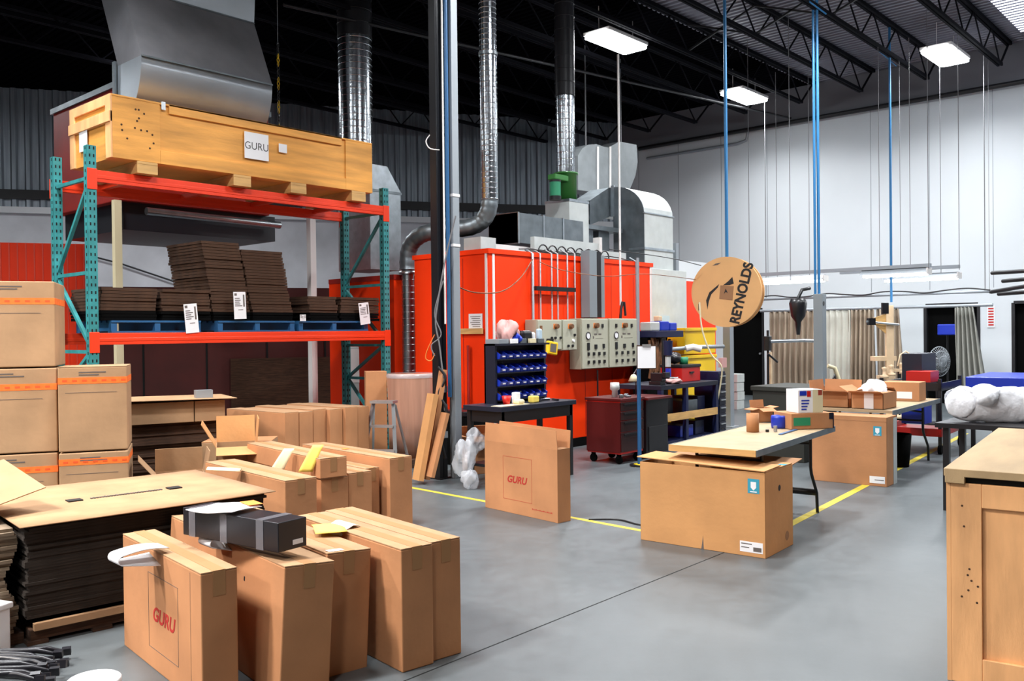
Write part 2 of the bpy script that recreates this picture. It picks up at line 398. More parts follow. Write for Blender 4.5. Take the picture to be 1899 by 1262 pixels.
# ================================================================ CARTONS
def carton(name, label, p1, p2, w_, h, z0=0, m='card', tilt=0, group=None, logo=None, wrinkle=True, tape=True, cat='cardboard box'):
    """p1->p2 is one long top/base edge (xy); the box lies to its left by w_ (negative: right)."""
    L, a = rect(p1, p2)
    t = thing(name, label, cat, (p1[0], p1[1], z0), a, group)
    t.rotation_euler = (0, 0, a)
    if tilt: t.rotation_mode = 'XYZ'; t.rotation_euler = (tilt, 0, a)
    ya, yb = (0, w_) if w_ > 0 else (w_, 0)
    body = MB().box(0, ya, 0, L, yb, h - .006).build('body', m, t, bevel=.006)
    W = yb - ya; fl = 'card_top' if m == 'card' else m
    # two long top flaps meeting at the seam
    MB().box(.001, ya + .001, h - .006, L - .001, ya + W / 2 - .002, h - .001).build('flap', fl, t, bevel=.001)
    MB().box(.001, ya + W / 2 + .002, h - .006, L - .001, yb - .001, h).build('flap', fl, t, bevel=.001)
    if tape:
        tp = MB(); c_ = ya + W / 2
        tp.box(-.001, c_ - .028, h - .0005, L + .001, c_ + .028, h + .0012)
        for xe, s in ((0, -1), (L, 1)): tp.box(xe, c_ - .028, h - .11, xe + s * .0015, c_ + .028, h + .001)
        tp.build('tape', 'tape_brown', t)
    return t, L, W
def outline(mb, x0, z0, x1, z1, wd=.002, y=0, m=0, e=.0008):
    for q in ((x0, z0, x1, z0 + wd), (x0, z1 - wd, x1, z1), (x0, z0, x0 + wd, z1), (x1 - wd, z0, x1, z1)): mb.box(q[0], y - e, q[1], q[2], y + e, q[3], m)
# --- front-left printed box. The long printed face looks towards -X.
def face_text(t, L, s, size, x, z, mt='ink_red', name='logo', y=0, shear=.25, sx=1.1, bold=.004, flip=True):
    # faces local +y (flip) or -y
    return text(s, name, size, mt, t, (x, y, z), (HP, 0, PI if flip else 0), bold=bold, sx=sx, shear=shear)
# box A : edge p1(near) -> p2(far); body lies to the right (-w); the face is at local y = 0 looking +y
A, L, W = carton('bike_frame_box', 'closed cardboard box with red printed logo and grey papers hanging from its top edge', (1.918, 3.542), (2.048, 4.576), -.165, .58)
face_text(A, L, 'GURU', .095, .46, .27, y=.001, bold=.002)
ol = MB(); outline(ol, .27, .10, .66, .46, y=.0005); ol.box(.12, -.0003, .02, .121, .0012, .56); ol.build('printed_frame', 'ink_grey', A)
# curled papers
def curled(label, loc, rz, w_=.26, l=.2, tone='paper', group=None, r=.035, rx=0):
    b = MB()
    def fn(u, v):
        if u < .45: return ((u / .45) * l - l, (v - .5) * w_, .004 + .012 * math.sin(u * 7))
        if u < .75:
            a = (u - .45) / .3 * PI; return (r * math.sin(a), (v - .5) * w_, .004 + .012 * math.sin(3.15) - r + r * math.cos(a))
        return (-(u - .75) / .25 * l * .8, (v - .5) * w_ * 1.05, .004 - 2 * r - .15 * (u - .75) * (v - .2))
    b.grid(fn, 24, 4); o = b.build('folded_papers', tone, solid=.004, loc=loc, rot=(rx, 0, rz)); return tag(o, label, 'papers', group)
curled('grey folded papers hanging over the top left edge of the closed printed box', (1.80, 4.07, .600), math.radians(176), w_=.13, l=.21, r=.022)
B, L, W = carton('bike_frame_box', 'leaning cardboard box right under the long black carton', (2.185, 3.368), (2.405, 4.832), -.245, .58, tilt=math.radians(3.5))
MB().box(.42, -.002, .43, .432, .0015, .45).box(.425, -.0015, .433, .427, .002, .447).build('hole', 'ink_black', B)
C2, L, W = carton('bike_frame_box', 'leaning cardboard box with a small white sticker, just right of the black carton', (2.45, 3.412), (2.67, 4.84), -.235, .58, tilt=math.radians(3.0))
MB().box(.02, -.10, .581, .06, -.02, .5825).build('sticker', 'paper', C2)
curled('grey folded papers with yellow edge between the front printed box and its leaning neighbour', (2.22, 4.02, .605), math.radians(176), w_=.13, l=.12, r=.02)
D, L, W = carton('bike_frame_box', 'upright cardboard box with yellow papers on top, left one of the front right pair', (2.737, 3.182), (2.882, 4.235), -.18, .585)
E_, L, W = carton('bike_frame_box', 'upright cardboard box at the right end of the front row, clean top', (2.926, 3.180), (3.071, 4.235), -.178, .583)
# papers lying on D
b = MB(); b.grid(lambda u, v: (u * .22, v * .16, .004 + .012 * math.sin(u * 3) * v), 6, 4); o = b.build('yellow_papers', ['paper_yellow'], solid=.003, loc=(2.79, 3.66, .588), rz=math.radians(60)); tag(o, 'yellow papers lying on top of the front right pair of boxes', 'papers')
curled('black and white leaflet bent over the left edge of the box with yellow papers', (2.85, 3.80, .587), math.radians(175), w_=.17, l=.07, r=.03, tone='paper')
# black carton on B
t = thing('black_carton', 'long shiny black carton wrapped with clear tape, lying across the leaning boxes', 'box', (2.335, 3.47, .617), math.radians(97.5))
MB().box(0, -.085, 0, .70, .085, .135).build('body', 'plastic_black', t, bevel=.004)
mat('tape_film', (.25, .25, .28), .12, alpha=.5)
for x in (.10, .36, .60): MB().box(x, -.087, -.001, x + .05, .087, .1375).build('clear_tape', 'tape_film', t)
MB().box(-.002, -.06, .02, 0, .0, .042).build('barcode_label', 'paper', t)
o = MB().grid(lambda u, v: (u * .30, v * .20 - .03, .006 + .01 * math.sin(u * 4 + v * 2)), 8, 4).build('shipping_papers', 'paper', solid=.003, loc=(2.36, 3.80, .757), rz=math.radians(105)); tag(o, 'white shipping papers lying loose on the black carton', 'papers')
o = MB().box(0, 0, 0, .12, .07, .002).build('orange_tag', 'paper_orange', loc=(2.39, 3.80, .777), rz=math.radians(80)); tag(o, 'small orange slip lying on the white papers on the black carton', 'slip')
# --- second row
Fb, L, W = carton('bike_frame_box', 'cardboard box with cream papers on top, behind the flat cardboard sheet pile', (3.53, 5.33), (3.66, 6.66), -.25, .58)
o = MB().grid(lambda u, v: (u * .24, v * .12, .02 * u + .015 * math.sin(v * 3)), 6, 3).build('cream_papers', 'paper_cream', solid=.003, loc=(3.60, 6.0, .588), rz=math.radians(140)); tag(o, 'cream papers lying on the box behind the sheet pile', 'papers')
G1, L, W = carton('bike_frame_box', 'narrow cardboard box laid on top of the lower boxes, beside the upright yellow paper', (4.02, 5.60), (4.22, 6.95), -.23, .155, z0=.50)
G2, L, W = carton('bike_frame_box', 'short cardboard box carrying the narrow box', (4.04, 5.62), (4.18, 6.80), -.24, .495)
G3, L, W = carton('bike_frame_box', 'short cardboard box in the gap, next to the carrying box', (4.285, 5.60), (4.42, 6.75), -.215, .51)
G4, L, W = carton('bike_frame_box', 'short cardboard box in the gap, next to the tall right box', (4.505, 5.66), (4.62, 6.7), -.13, .515)
Hb, L, W = carton('bike_frame_box', 'tall cardboard box at the right end of the second row, orange sticker on top', (4.66, 5.545), (4.78, 6.93), -.225, .59)
o = MB().box(0, 0, 0, .05, .05, .002).build('sticker', 'paper_orange', Hb, loc=(.75, -.1, .592))
def upright_paper(label, loc, rz, h, tone):
    b = MB(); b.grid(lambda u, v: ((u - .5) * .11 * (1 - .25 * v) + .09 * v, .05 * v * v, v * h), 4, 8); return tag(b.build('upright_paper', tone, solid=.003, loc=loc, rz=rz), label, 'paper')
upright_paper('cream paper standing up between the second row boxes', (3.93, 6.05, .53), math.radians(-50), .17, 'paper_cream')
upright_paper('bright yellow paper sticking up against the narrow box', (3.97, 5.72, .55), math.radians(-50), .20, 'paper_yellow')
# --- row of boxes in front of the rack
for i, (x, y) in enumerate(((5.20, 7.84), (5.39, 7.86), (5.59, 7.90), (5.78, 7.86), (5.97, 7.84), (6.16, 7.88))):
    nm = ['leftmost box of the row standing in front of the rack', 'second box from the left of the row in front of the rack', 'third box from the left of the row in front of the rack', 'fourth box from the left of the row in front of the rack', 'fifth box from the left of the row in front of the rack', 'rightmost box of the row in front of the rack, nearest the ladder'][i]
    carton('bike_frame_box', nm, (x, y), (x - .08, y + 1.0), -.18, .80 - .01 * (i % 2), tape=False)
# --- open printed box on the floor: faces -X
t = thing('bike_frame_box', 'open cardboard box with raised flaps and red printed logo, alone on the floor', 'cardboard box', (5.74, 4.673, 0), 0)
L, a = rect((5.74, 4.673), (5.855, 5.624)); t.rotation_euler[2] = a; wdt = .15; h = .615; th = .004
b = MB(); b.box(0, -th, 0, L, 0, h).box(0, -wdt, 0, L, -wdt + th, h).box(0, -wdt, 0, th, 0, h).box(L - th, -wdt, 0, L, 0, h).box(0, -wdt, 0, L, 0, th)
b.build('body', 'card', t, bevel=.002)
o = MB().prism([(0.0, 0), (L, 0), (L - .01, .165), (.02, .155)], 'y', -th, 0).build('flap', 'card', t, loc=(0, 0, h), rot=(math.radians(2), 0, 0))
o = MB().prism([(0.0, 0), (L, 0), (L - .03, .17), (.0, .15)], 'y', 0, th).build('flap', 'card', t, loc=(0, -wdt, h), rot=(math.radians(4), 0, 0))
o = MB().box(0, -wdt + .003, 0, .07, -.003, th).build('flap', 'card_in', t, loc=(.0, 0, h - .002), rot=(0, math.radians(-4), 0))
o = MB().box(0, -wdt + .003, 0, .07, -.003, th).build('flap', 'card_in', t, loc=(L, 0, h), rot=(0, math.radians(-100), 0))
face_text(t, L, 'GURU', .085, .52, .30, y=.001, bold=.002)
ol = MB(); outline(ol, .32, .12, .70, .50, y=.0005); ol.build('printed_frame', 'ink_red', t)
b = MB()
for k in range(16): b.box(.07 + k * .016, 0, .07, .07 + k * .016 + .011, .001, .076 + .004 * (k % 3 == 0))
b.build('small_print', 'ink_red', t)
# ================================================================ LARGE PILE OF FLAT SHEETS
p1, p2 = Vector((1.71, 4.94)), Vector((3.06, 4.80))
L, a = rect(p1, p2)
me = MB().box(0, 0, 0, L - .02, 1.15, .0155).mesh('flat_sheet', 'pile_edge_shade')
for k in range(31):
    o = bpy.data.objects.new('flat_sheet', me); C.objects.link(o); o.location = (p1.x + random.uniform(.0, .03), p1.y + .03 + random.uniform(0, .012), .13 + k * .0158); o.rotation_euler[2] = a + random.uniform(-.004, .004)
    tag(o, 'flattened cardboard sheet in the tall dark pile under the broad top sheet', 'cardboard sheet', 'sheets in the pile under the broad top sheet')
b = MB()
b.grid(lambda u, v: (u * 1.42 - .02, v * 1.22 - .02, .012 * (u - .3) ** 2 + .015 * v * (1 - u)), 10, 6)
t = b.build('top_sheet', 'card_top', solid=.006, loc=(p1.x - .02, p1.y - .02, .628), rz=a); tag(t, 'broad flat cardboard sheet with two black printed marks covering the tall pile', 'cardboard sheet')
b = MB()
for k in range(26): b.box(.49 + k * .0165, .535, .006, .49 + k * .0165 + .011, .555 + .008 * (k % 4 == 1), .0072 + .006)
b.build('printed_line', 'ink_grey', t)
for x in (.36, .95): MB().box(x, .51, .004, x + .08, .58, .015).build('printed_mark', 'ink_black', t)
for k, (dx, w_) in enumerate(((.03, .85), (.9, .42))):
    o = MB().box(dx, -.01, .075, dx + w_, .02, .112).build('pale_edge_sheet', 'card_old', loc=(p1.x, p1.y, 0), rz=a); tag(o, ['long', 'short'][k] + ' folded pale board edge at the foot of the dark pile', 'cardboard sheet')
t = thing('pallet', 'dark wooden pallet under the pile of flat sheets', 'pallet', (p1.x, p1.y, 0), a)
b = MB()
for y in (.02, .55, 1.05): b.box(.02, y, .02, L, y + .1, .07)
b.build('stringer', 'card_dark', t)
b = MB()
for x in (0, .32, .64, .96, 1.25): b.box(x, 0, 0, x + .1, 1.15, .02)
b.build('bottom_board', 'card_dark', t)
# left column of sheets
c0 = onz(20, 1150, 0)
me = MB().box(-.95, 0, 0, 0, .7, .017).mesh('flat_sheet', 'column_sheets')
for k in range(31):
    o = bpy.data.objects.new('flat_sheet', me); C.objects.link(o); o.location = (1.67 + .03 * math.sin(k * .3) + random.uniform(-.006, .006), 5.02 + random.uniform(0, .03), .06 + k * .0176); o.rotation_euler[2] = -.1 + random.uniform(-.008, .008)
    tag(o, 'grey-brown flattened sheet in the column at the left picture edge', 'cardboard sheet', 'sheets in the left edge column')
o = MB().box(-.95, 0, 0, 0, .7, .055).build('pallet', 'card_dark', loc=(1.72, 5.02, 0), rz=-.1); tag(o, 'dark board base under the column of sheets at the left edge', 'pallet')
o = MB().box(0, 0, 0, .52, .4, .006).build('tilted_flap', 'card_old', loc=(1.42, 5.15, .655), rot=(math.radians(20), math.radians(-12), math.radians(10)));
tag(o, 'tilted grey cardboard flap rising over the left edge column', 'cardboard sheet')
q = onz(21, 1205, 0)
t = thing('white_bin', 'white plastic tub cut off by the left picture edge', 'tub', (q.x, q.y, 0), math.radians(20))
MB().box(-.5, 0, 0, 0, .3, .24).build('body', 'white_paint', t, bevel=.01); MB().box(-.51, -.01, .22, .01, .31, .25).build('rim', 'white_paint', t, bevel=.006)
fa = TH - HP
for k in range(9):
    q = onz(118 - 14 * (k % 3) - 4 * k, 1216 + 7 * k, .03 + .01 * k)
    pts = [(-.50, .0, .06), (-.22, .012, .05), (-.08, .03, .03), (0, .035, .0)]
    b = MB(); b.tube(pts, [.010, .014, .014, .008], 8); b.tube([(x, -y - .03, z_) for x, y, z_ in pts], [.010, .014, .014, .008], 8)
    b.box(-.01, .022, -.018, .03, .046, .018); b.box(-.01, -.078, -.018, .03, -.052, .018)
    o = b.build('bicycle_fork', 'plastic_black', loc=(q.x, q.y, .035 + .012 * k), rot=(random.uniform(-.3, .3), 0, fa + math.radians(12 + random.uniform(-9, 9))))
    tag(o, 'glossy black bicycle fork in the heap on the floor at the lower left corner', 'bicycle fork', 'bicycle forks heaped in the corner')
c0 = onz(170, 1258, .17)
t = thing('bucket', 'white round plastic bucket with a lid, at the bottom edge beside the forks', 'bucket', (c0.x, c0.y - .02, 0))
MB().lathe([(0, 0), (.085, 0), (.10, .16), (.10, .17)]).build('body', 'white_paint', t)
MB().lathe([(.108, .155), (.108, .172), (.10, .178), (.09, .174), (0, .174)]).build('lid', 'white_paint', t)
# ================================================================ BIG BOXES AT LEFT
def big_box(label, px0, px1, ytop, ybot, Y, depth, tape=True, m='card_old', tz=.15, flapped=False):
    a = ony(px0, ybot, Y); b_ = ony(px1, ybot, Y); c_ = ony((px0 + px1) / 2, ytop, Y)
    return a, b_, c_
mat('tape_print', (.72, .09, .015), .6)
def orange_box(label, x0, x1, y, z0, z1, dep=.5, rz=0, tz=.10, th=.05, flap=0):
    t = thing('storage_carton', label, 'cardboard box', (x0, y, z0), rz)
    Lx = x1 - x0; h = z1 - z0 - .003
    MB().box(0, 0, 0, Lx, dep, h).build('body', 'card_old', t, bevel=.008)
    b = MB(); b.box(-.001, -.0015, h - tz - th, Lx + .001, dep + .001, h - tz); b.build('orange_tape', 'tape_orange', t)
    s = MB()
    for k in range(int(Lx / .07)): s.box(.03 + k * .07, -.0025, h - tz - th * .65, .03 + k * .07 + .035, -.0015, h - tz - th * .35)
    s.build('tape_print', 'tape_print', t)
    lines = MB(); lines_on(lines, Lx * .3, h - .07, Lx * .7, h - .03, 2, 0, -.001); lines.box(Lx * .1, -.0016, h - tz - .12, Lx * .85, -.0008, h - tz - .117); lines.build('faint_print', 'ink_grey', t)
    if flap: MB().box(0, 0, h, Lx, flap, h + .005).build('flap', 'card_old', t)
    return t
YB = 7.05
def bx(px, py, Y=YB): return ony(px, py, Y)
sx = [bx(-70, 700).x, bx(103, 700).x, bx(107, 700).x, bx(237, 700).x]
z = [0.0, bx(60, 840).z, bx(50, 681).z, bx(50, 519).z]
rb = math.radians(-28)
def ob(label, pxl, pxr, yt, yb, s0, ang=-28, **k):
    # front face turned by ang about z, its right bottom corner on the pixel ray at distance s0
    R_ = ats(pxr, yb, s0); zt = ats(pxr, yt, s0).z
    dirv = Vector((math.cos(math.radians(ang)), math.sin(math.radians(ang)), 0))
    d = ray(pxl, yb)    # intersect vertical plane through R_ along dirv
    n = Vector((-dirv.y, dirv.x, 0)); s = (R_ - Vector((0, 0, EYE))).dot(n) / d.dot(n)
    Lp = Vector((0, 0, EYE)) + d * s; ln = (R_ - Lp).xy.length
    t = orange_box(label, 0, ln, 0, 0, zt - R_.z, rz=math.radians(ang), **k)
    t.location = (Lp.x, Lp.y, max(R_.z, 0)); return t
S0 = 7.0
zb = [ats(100, 836, S0).z, ats(100, 680, S0).z]
ob('topmost big brown box with orange printed tape at the left edge', -75, 103, 521, 679, S0, tz=.13, dep=.6)
ob('middle big brown box of the left edge stack, orange tape', -75, 107, 681, 836, S0, tz=.12, dep=.6)
ob('bottom box of the left edge stack, partly behind the tilted flap', -75, 109, 838, 985, S0, tz=.1, dep=.6)
ob('upper of two big brown boxes with orange tape beside the left edge stack', 109, 237, 678, 832, S0 + .05, tz=.08, dep=.55, flap=.5)
ob('lower big brown box with orange tape, right behind the broad top sheet', 111, 240, 834, 975, S0 + .05, tz=.045, dep=.55)
# cartons behind, beside the rack foot
def open_box(name, label, loc, sz, rz=0, m='card', flaps=(1, 1, 1, 1), fa=(150, 30, 160, 20), fl=.18, cat='cardboard box', fm=None):
    t = thing(name, label, cat, loc, rz); a, b_, h = sz; th = .005
    MB().box(0, 0, 0, a, th, h).box(0, b_ - th, 0, a, b_, h).box(0, 0, 0, th, b_, h).box(a - th, 0, 0, a, b_, h).box(0, 0, 0, a, b_, th).build('body', m, t)
    spec = [((0, 0, h), lambda an: (-an, 0, 0), lambda q: q.box(0, 0, 0, a, fl, th)),
            ((0, b_, h), lambda an: (an, 0, 0), lambda q: q.box(0, -fl, 0, a, 0, th)),
            ((0, 0, h), lambda an: (0, an, 0), lambda q: q.box(0, 0, 0, fl, b_, th)),
            ((a, 0, h), lambda an: (0, -an, 0), lambda q: q.box(-fl, 0, 0, 0, b_, th))]
    for k, (lc_, rt, gg) in enumerate(spec):
        if flaps[k]:
            q = MB(); gg(q); sgn = {0: -1, 1: -1, 2: -1, 3: -1}[k]
            q.build('flap', fm or m, t, loc=lc_, rot=rt(math.radians(-fa[k])))
    return t
q = ats(237, 815, 7.9)
open_box('open_carton', 'open cardboard box with spread flaps beside the orange taped boxes', (3.38, 6.93, .0), (.38, .38, .45), math.radians(-25), 'card_old', fa=(200, 80, 130, 100), fl=.2)
open_box('open_carton', 'tall opened carton with one pale flap standing straight up', (4.02, 7.12, .0), (.34, .42, .62), math.radians(-30), 'card_old', fa=(190, 100, 120, 95), fl=.24, fm='card2')
t = thing('low_carton', 'low cardboard box standing behind the opened cartons', 'cardboard box', (4.28, 7.85, 0), math.radians(-42))
MB().box(0, 0, 0, .65, .4, .58).build('body', 'card_old', t, bevel=.006); MB().box(0, 0, .581, .65, .4, .586).build('flap', 'card', t)
# stack of flat cartons behind the left boxes topped by a lidded tray
q0 = ony(232, 745, 8.3); q1 = ony(365, 745, 8.3)
me = MB().box(0, 0, 0, q1.x - q0.x + .15, .6, .028).mesh('folded_carton', 'card_dark')
for k in range(26):
    o = bpy.data.objects.new('folded_carton', me); C.objects.link(o); o.location = (q0.x + random.uniform(-.02, .02), 8.32 + random.uniform(-.02, .02), .02 + k * .0285 if k else .01); o.rotation_euler[2] = -.3
    tag(o, 'dark folded carton in the stack under the shallow tray, at the foot of the rack', 'folded carton', 'folded cartons under the tray')
t = thing('shallow_tray', 'shallow cardboard tray with a lifted lid on the dark stack by the rack foot', 'cardboard box', (q0.x - .03, 8.26, .765), -.3)
lx = q1.x - q0.x + .2
MB().box(0, 0, 0, lx * .68, .62, .20).box(lx * .69, 0, 0, lx, .62, .20).build('body', 'card_old', t, bevel=.004)
MB().prism([(-.15, .23), (lx + .1, .215), (lx + .1, .22), (-.15, .235)], 'y', -.08, .62).build('flap', 'card_old', t)
t2 = tag(MB().box(0, 0, 0, .16, .1, .075).build('grey_block', 'steel_grey', loc=(q0.x + .62, 8.12, .99), rz=-.3), 'small grey block on the lid of the shallow tray', 'block')
# ================================================================ PALLET RACK
RX0, RX1, RY0, RY1, RH = 3.80, 7.60, 9.10, 9.95, 3.52
rk = thing('pallet_rack', 'tall teal and orange pallet rack carrying the wooden crate and dark cardboard stacks', 'rack', (RX0, RY0, 0))
def post(x, y):
    b = MB(); b.box(x - .045, y - .04, 0, x - .035, y + .04, RH).box(x + .035, y - .04, 0, x + .045, y + .04, RH).box(x - .045, y - .045, 0, x + .045, y - .035, RH)
    for k in range(int(RH / .0762)):
        zz = .05 + k * .0762
        for sx_ in (-.02, .02): b.box(x + sx_ - .007, y - .0465, zz, x + sx_ + .007, y - .044, zz + .03, 1)
        b.box(x - .0465, y - .012, zz, x - .044, y + .008, zz + .03, 1)
    b.box(x - .07, y - .06, 0, x + .07, y + .06, .008)
    return b.build('post', ['rack_teal', 'hole'], rk)
RW = RX1 - RX0; RD = RY1 - RY0
for x in (0, RW):
    for y in (0, RD): post(x, y)
    for zz in (.25, 1.0, 1.45, 2.25, 3.2): MB().bar((x, 0.03, zz), (x, RD - .03, zz), .035).build('brace', 'rack_teal', rk)
    for za, zc in ((.25, 1.0), (1.45, 1.0), (1.5, 2.2), (3.15, 2.3)): MB().bar((x, .03, za), (x, RD - .03, zc), .035).build('brace', 'rack_teal', rk)
for zt in (1.64, 3.28):
    for y in (-.02, RD + .02):
        b = MB(); b.box(.045, y - .025, zt - .12, RW - .045, y + .025, zt).box(.045, y - .030, zt - .085, RW - .045, y - .02, zt - .05)
        s = -1 if y < 0 else 1
        for x in (.0, RW): b.box(x - .05, y + s * .026, zt - .20, x + .05, y + s * .034, zt + .01)
        b.build('beam', 'rack_orange', rk, bevel=.004)
for zt in (1.64, 3.28):
    for k in range(4):
        x = .5 + k * (RW - 1) / 3; MB().box(x - .03, 0, zt - .05, x + .03, RD, zt - .003).build('cross_bar', 'rack_orange' if zt > 2 else 'galv_dull', rk)
# wooden crate on top
X0, X1, YC, ZC = 3.97, 7.30, 8.96, 3.41
H_ = .64; D_ = 1.0; LC = X1 - X0
cr = thing('wooden_crate', 'long plywood crate with a white printed sign on the top of the rack', 'crate', (X0, YC, 3.285))
zb_ = .125
b = MB(); b.box(0, .02, zb_, LC, D_ - .02, zb_ + H_ - .02); b.build('body', 'plywood', cr)
b = MB()
b.box(0, 0, zb_, .50, .02, zb_ + H_).box(LC - .42, 0, zb_, LC, .02, zb_ + H_)
b.box(.60, -.005, zb_ + H_ - .10, LC - .48, .02, zb_ + H_).box(.50, 0, zb_, LC - .42, .02, zb_ + .14)
b.build('front_batten', 'plywood', cr, bevel=.003)
b = MB(); b.box(-.02, 0, zb_, 0, .12, zb_ + H_).box(-.02, D_ - .12, zb_, 0, D_, zb_ + H_).box(-.035, .0, zb_ + .36, -.0, D_, zb_ + .47).box(-.02, .12, zb_ + H_ - .1, 0, D_ - .12, zb_ + H_)
b.build('end_batten', 'ply_light', cr, bevel=.003)
MB().box(-.01, -.005, zb_ + H_ - .02, LC, D_, zb_ + H_).build('lid', 'plywood', cr, bevel=.003)
for x in (.25, 1.35, 2.1, 3.0):
    MB().box(x, .0, 0, x + .22, D_, zb_ - .03).box(x, 0, zb_ - .03, x + .22, D_, zb_).build('skid', 'wood', cr, bevel=.004)
b = MB(); b.box(.515, -.008, zb_ + H_ - .07, .56, .0, zb_ + H_ + .015); b.build('latch', 'aluminium', cr)
dots = MB()
for k in range(14):
    x = random.uniform(.05, .45); zz = zb_ + random.uniform(.08, .55); dots.cyl((x, -.002, zz), (x, .001, zz), .011, 8)
dots.build('front_knots', 'card_dark', cr)['kind'] = 'stuff'
sg = MB().box(1.49, -.006, zb_ + .20, 1.80, 0, zb_ + .50).build('sign', 'paper', cr)
text('GURU', 'lettering', .12, 'ink_black', sg, (1.645, -.007, zb_ + .345), (HP, 0, 0), bold=-.001, sx=.95)
MB().box(1.94, -.004, zb_ + .33, 2.05, 0, zb_ + .43).build('sticker', 'paper', cr)
b = MB().box(-.022, .55, zb_ + .15, -.02, .75, zb_ + .36).build('side_label', 'paper', cr)
# blue pallets and the stacks on them
def blue_pallet(label, x0, x1):
    t = thing('blue_pallet', label, 'pallet', (x0, 9.08, 1.643)); L = x1 - x0
    b = MB()
    for k in range(7): b.box(0, .01 + k * .13, .105, L, .1 + k * .13, .125)
    b.build('deck_board', 'blue_pipe', t)
    b = MB()
    for k in range(3): b.box(0, .01 + k * .39, 0, L, .1 + k * .39, .016)
    b.build('bottom_board', 'blue_pipe', t)
    for k in range(3):
        x = k * (L - .06) / 2; MB().box(x, .02, .016, x + .06, .88, .105).build('stringer', 'blue_pipe', t)
PX = lambda px, Y=9.1: ony(px, 600, Y).x
blue_pallet('blue pallet under the low dark stack at the left of the shelf', PX(206), PX(372))
blue_pallet('blue pallet under the tall dark stack in the middle of the shelf', PX(404), PX(546))
blue_pallet('blue pallet under the low stacks at the right end of the shelf', PX(554), PX(682))
def bundle(kind, x0, x1, n, th, z0=1.77, dy=9.12, dep=.75, slope=0, mt='card_edge_shade', lean=0, top=1, rz=0):
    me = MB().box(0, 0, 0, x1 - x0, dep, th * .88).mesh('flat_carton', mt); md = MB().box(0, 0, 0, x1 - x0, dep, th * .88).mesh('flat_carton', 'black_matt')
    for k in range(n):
        o = bpy.data.objects.new('flat_carton', md if k < 3 else me); C.objects.link(o)  # lowest layers black, standing in for the shaded gap above the pallet
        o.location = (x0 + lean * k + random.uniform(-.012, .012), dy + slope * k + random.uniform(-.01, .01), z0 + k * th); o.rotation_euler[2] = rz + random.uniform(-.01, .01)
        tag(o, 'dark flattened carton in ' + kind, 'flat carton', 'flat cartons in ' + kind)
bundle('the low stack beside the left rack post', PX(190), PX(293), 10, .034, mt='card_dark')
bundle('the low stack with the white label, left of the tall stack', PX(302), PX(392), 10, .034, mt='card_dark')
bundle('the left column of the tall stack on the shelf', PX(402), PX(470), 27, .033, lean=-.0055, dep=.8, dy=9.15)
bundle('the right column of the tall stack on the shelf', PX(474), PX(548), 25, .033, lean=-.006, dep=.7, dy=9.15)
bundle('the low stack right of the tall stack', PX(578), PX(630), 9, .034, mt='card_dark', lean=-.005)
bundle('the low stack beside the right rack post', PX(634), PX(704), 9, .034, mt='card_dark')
def hang_label(label, px, py, w_, h_, tilt=0):
    p = ony(px, py, 9.045); s = p.y / ray(px, py).y / F_
    t = thing('hanging_label', label, 'label', p, rot=(0, math.radians(tilt), 0)); a, b_ = w_ * s / 2, h_ * s / 2
    MB().box(-a, 0, -b_, a, .003, b_).build('card', 'paper', t)
    m_ = MB(); m_.box(-a * .85, -.001, b_ * .72, -a * .45, 0, b_ * .9); lines_on(m_, -a * .8, -b_ * .1, a * .4, b_ * .6, 5, 0, 0)
    m_.box(a * .55, -.001, -b_ * .1, a * .8, 0, b_ * .8); m_.box(-a * .3, -.001, -b_ * .35, a * .5, 0, -b_ * .3)
    m_.build('print', 'ink_grey', t)
hang_label('white printed label hanging at an angle over the left low stack', 355, 590, 26, 54, -5)
hang_label('white printed label with a code on the tall dark stack', 445, 566, 25, 50, -2)
hang_label('white printed label hanging by the right rack post', 676, 581, 23, 40, -7)
hang_label('small pale label low beside the right blue pallet', 562, 589, 13, 12, 0)
# ================================================================ OVENS AND DUCTS BEHIND THE RACK
t = thing('elevated_oven', 'dark red elevated oven on white legs behind the crate', 'oven', (4.94, 11.0, 3.3))
MB().box(0, 0, 0, 2.15, 2.0, 1.45).build('body', 'booth_dark', t, bevel=.01)
MB().box(-.03, -.03, 1.40, 2.18, 2.03, 1.47).box(-.05, -.05, 1.3, .0, .02, 1.7).build('roof_trim', 'galv_dull', t)
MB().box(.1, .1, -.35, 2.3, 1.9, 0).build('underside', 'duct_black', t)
MB().tube([(.3, -.1, -.12), (2.25, -.1, -.14)], .05).build('burner_pipe', 'galv', t)
for px in (220,):
    q = ony(px, 450, 11.0); MB().box(q.x - 4.94 - .045, -.0, -3.3, q.x - 4.94 + .045, .08, 0).build('leg', 'cream' if px < 300 else 'white_trim', t)
q = ony(581, 450, 11.3)
tag(MB().box(q.x - .05, 11.3, 0, q.x + .05, 11.4, 4.4).build('white_post', 'white_trim'), 'slim pale post standing behind the rack, right of the tall stack', 'post')
YH = 10.30
# hood duct
t = thing('hood_duct', 'huge galvanised hood duct with a rounded bottom above the crate', 'duct', (0, 0, 0))
x0 = ony(262, 110, YH).x; x1 = ony(505, 160, YH).x
zq = lambda px, py, Y=YH: ony(px, py, Y).z
zf = zq(262, 102); zc = 4.25
pr = [((YH + .62), 4.82), ((YH + .5), 4.82), ((YH + .5), zc + .05)]
pr = [((YH + .62), zc)]
for k in range(0, 11):
    a = k / 10 * HP; pr.append(((YH + .50) - .50 * math.sin(a), zc + (zf - zc) * (1 - math.cos(a))))
b = MB(); b.prism(pr + [((YH + .62), zf)], 'x', x0, x1, smooth=True); o = b.build('rounded_bottom', 'galv_hood', t)
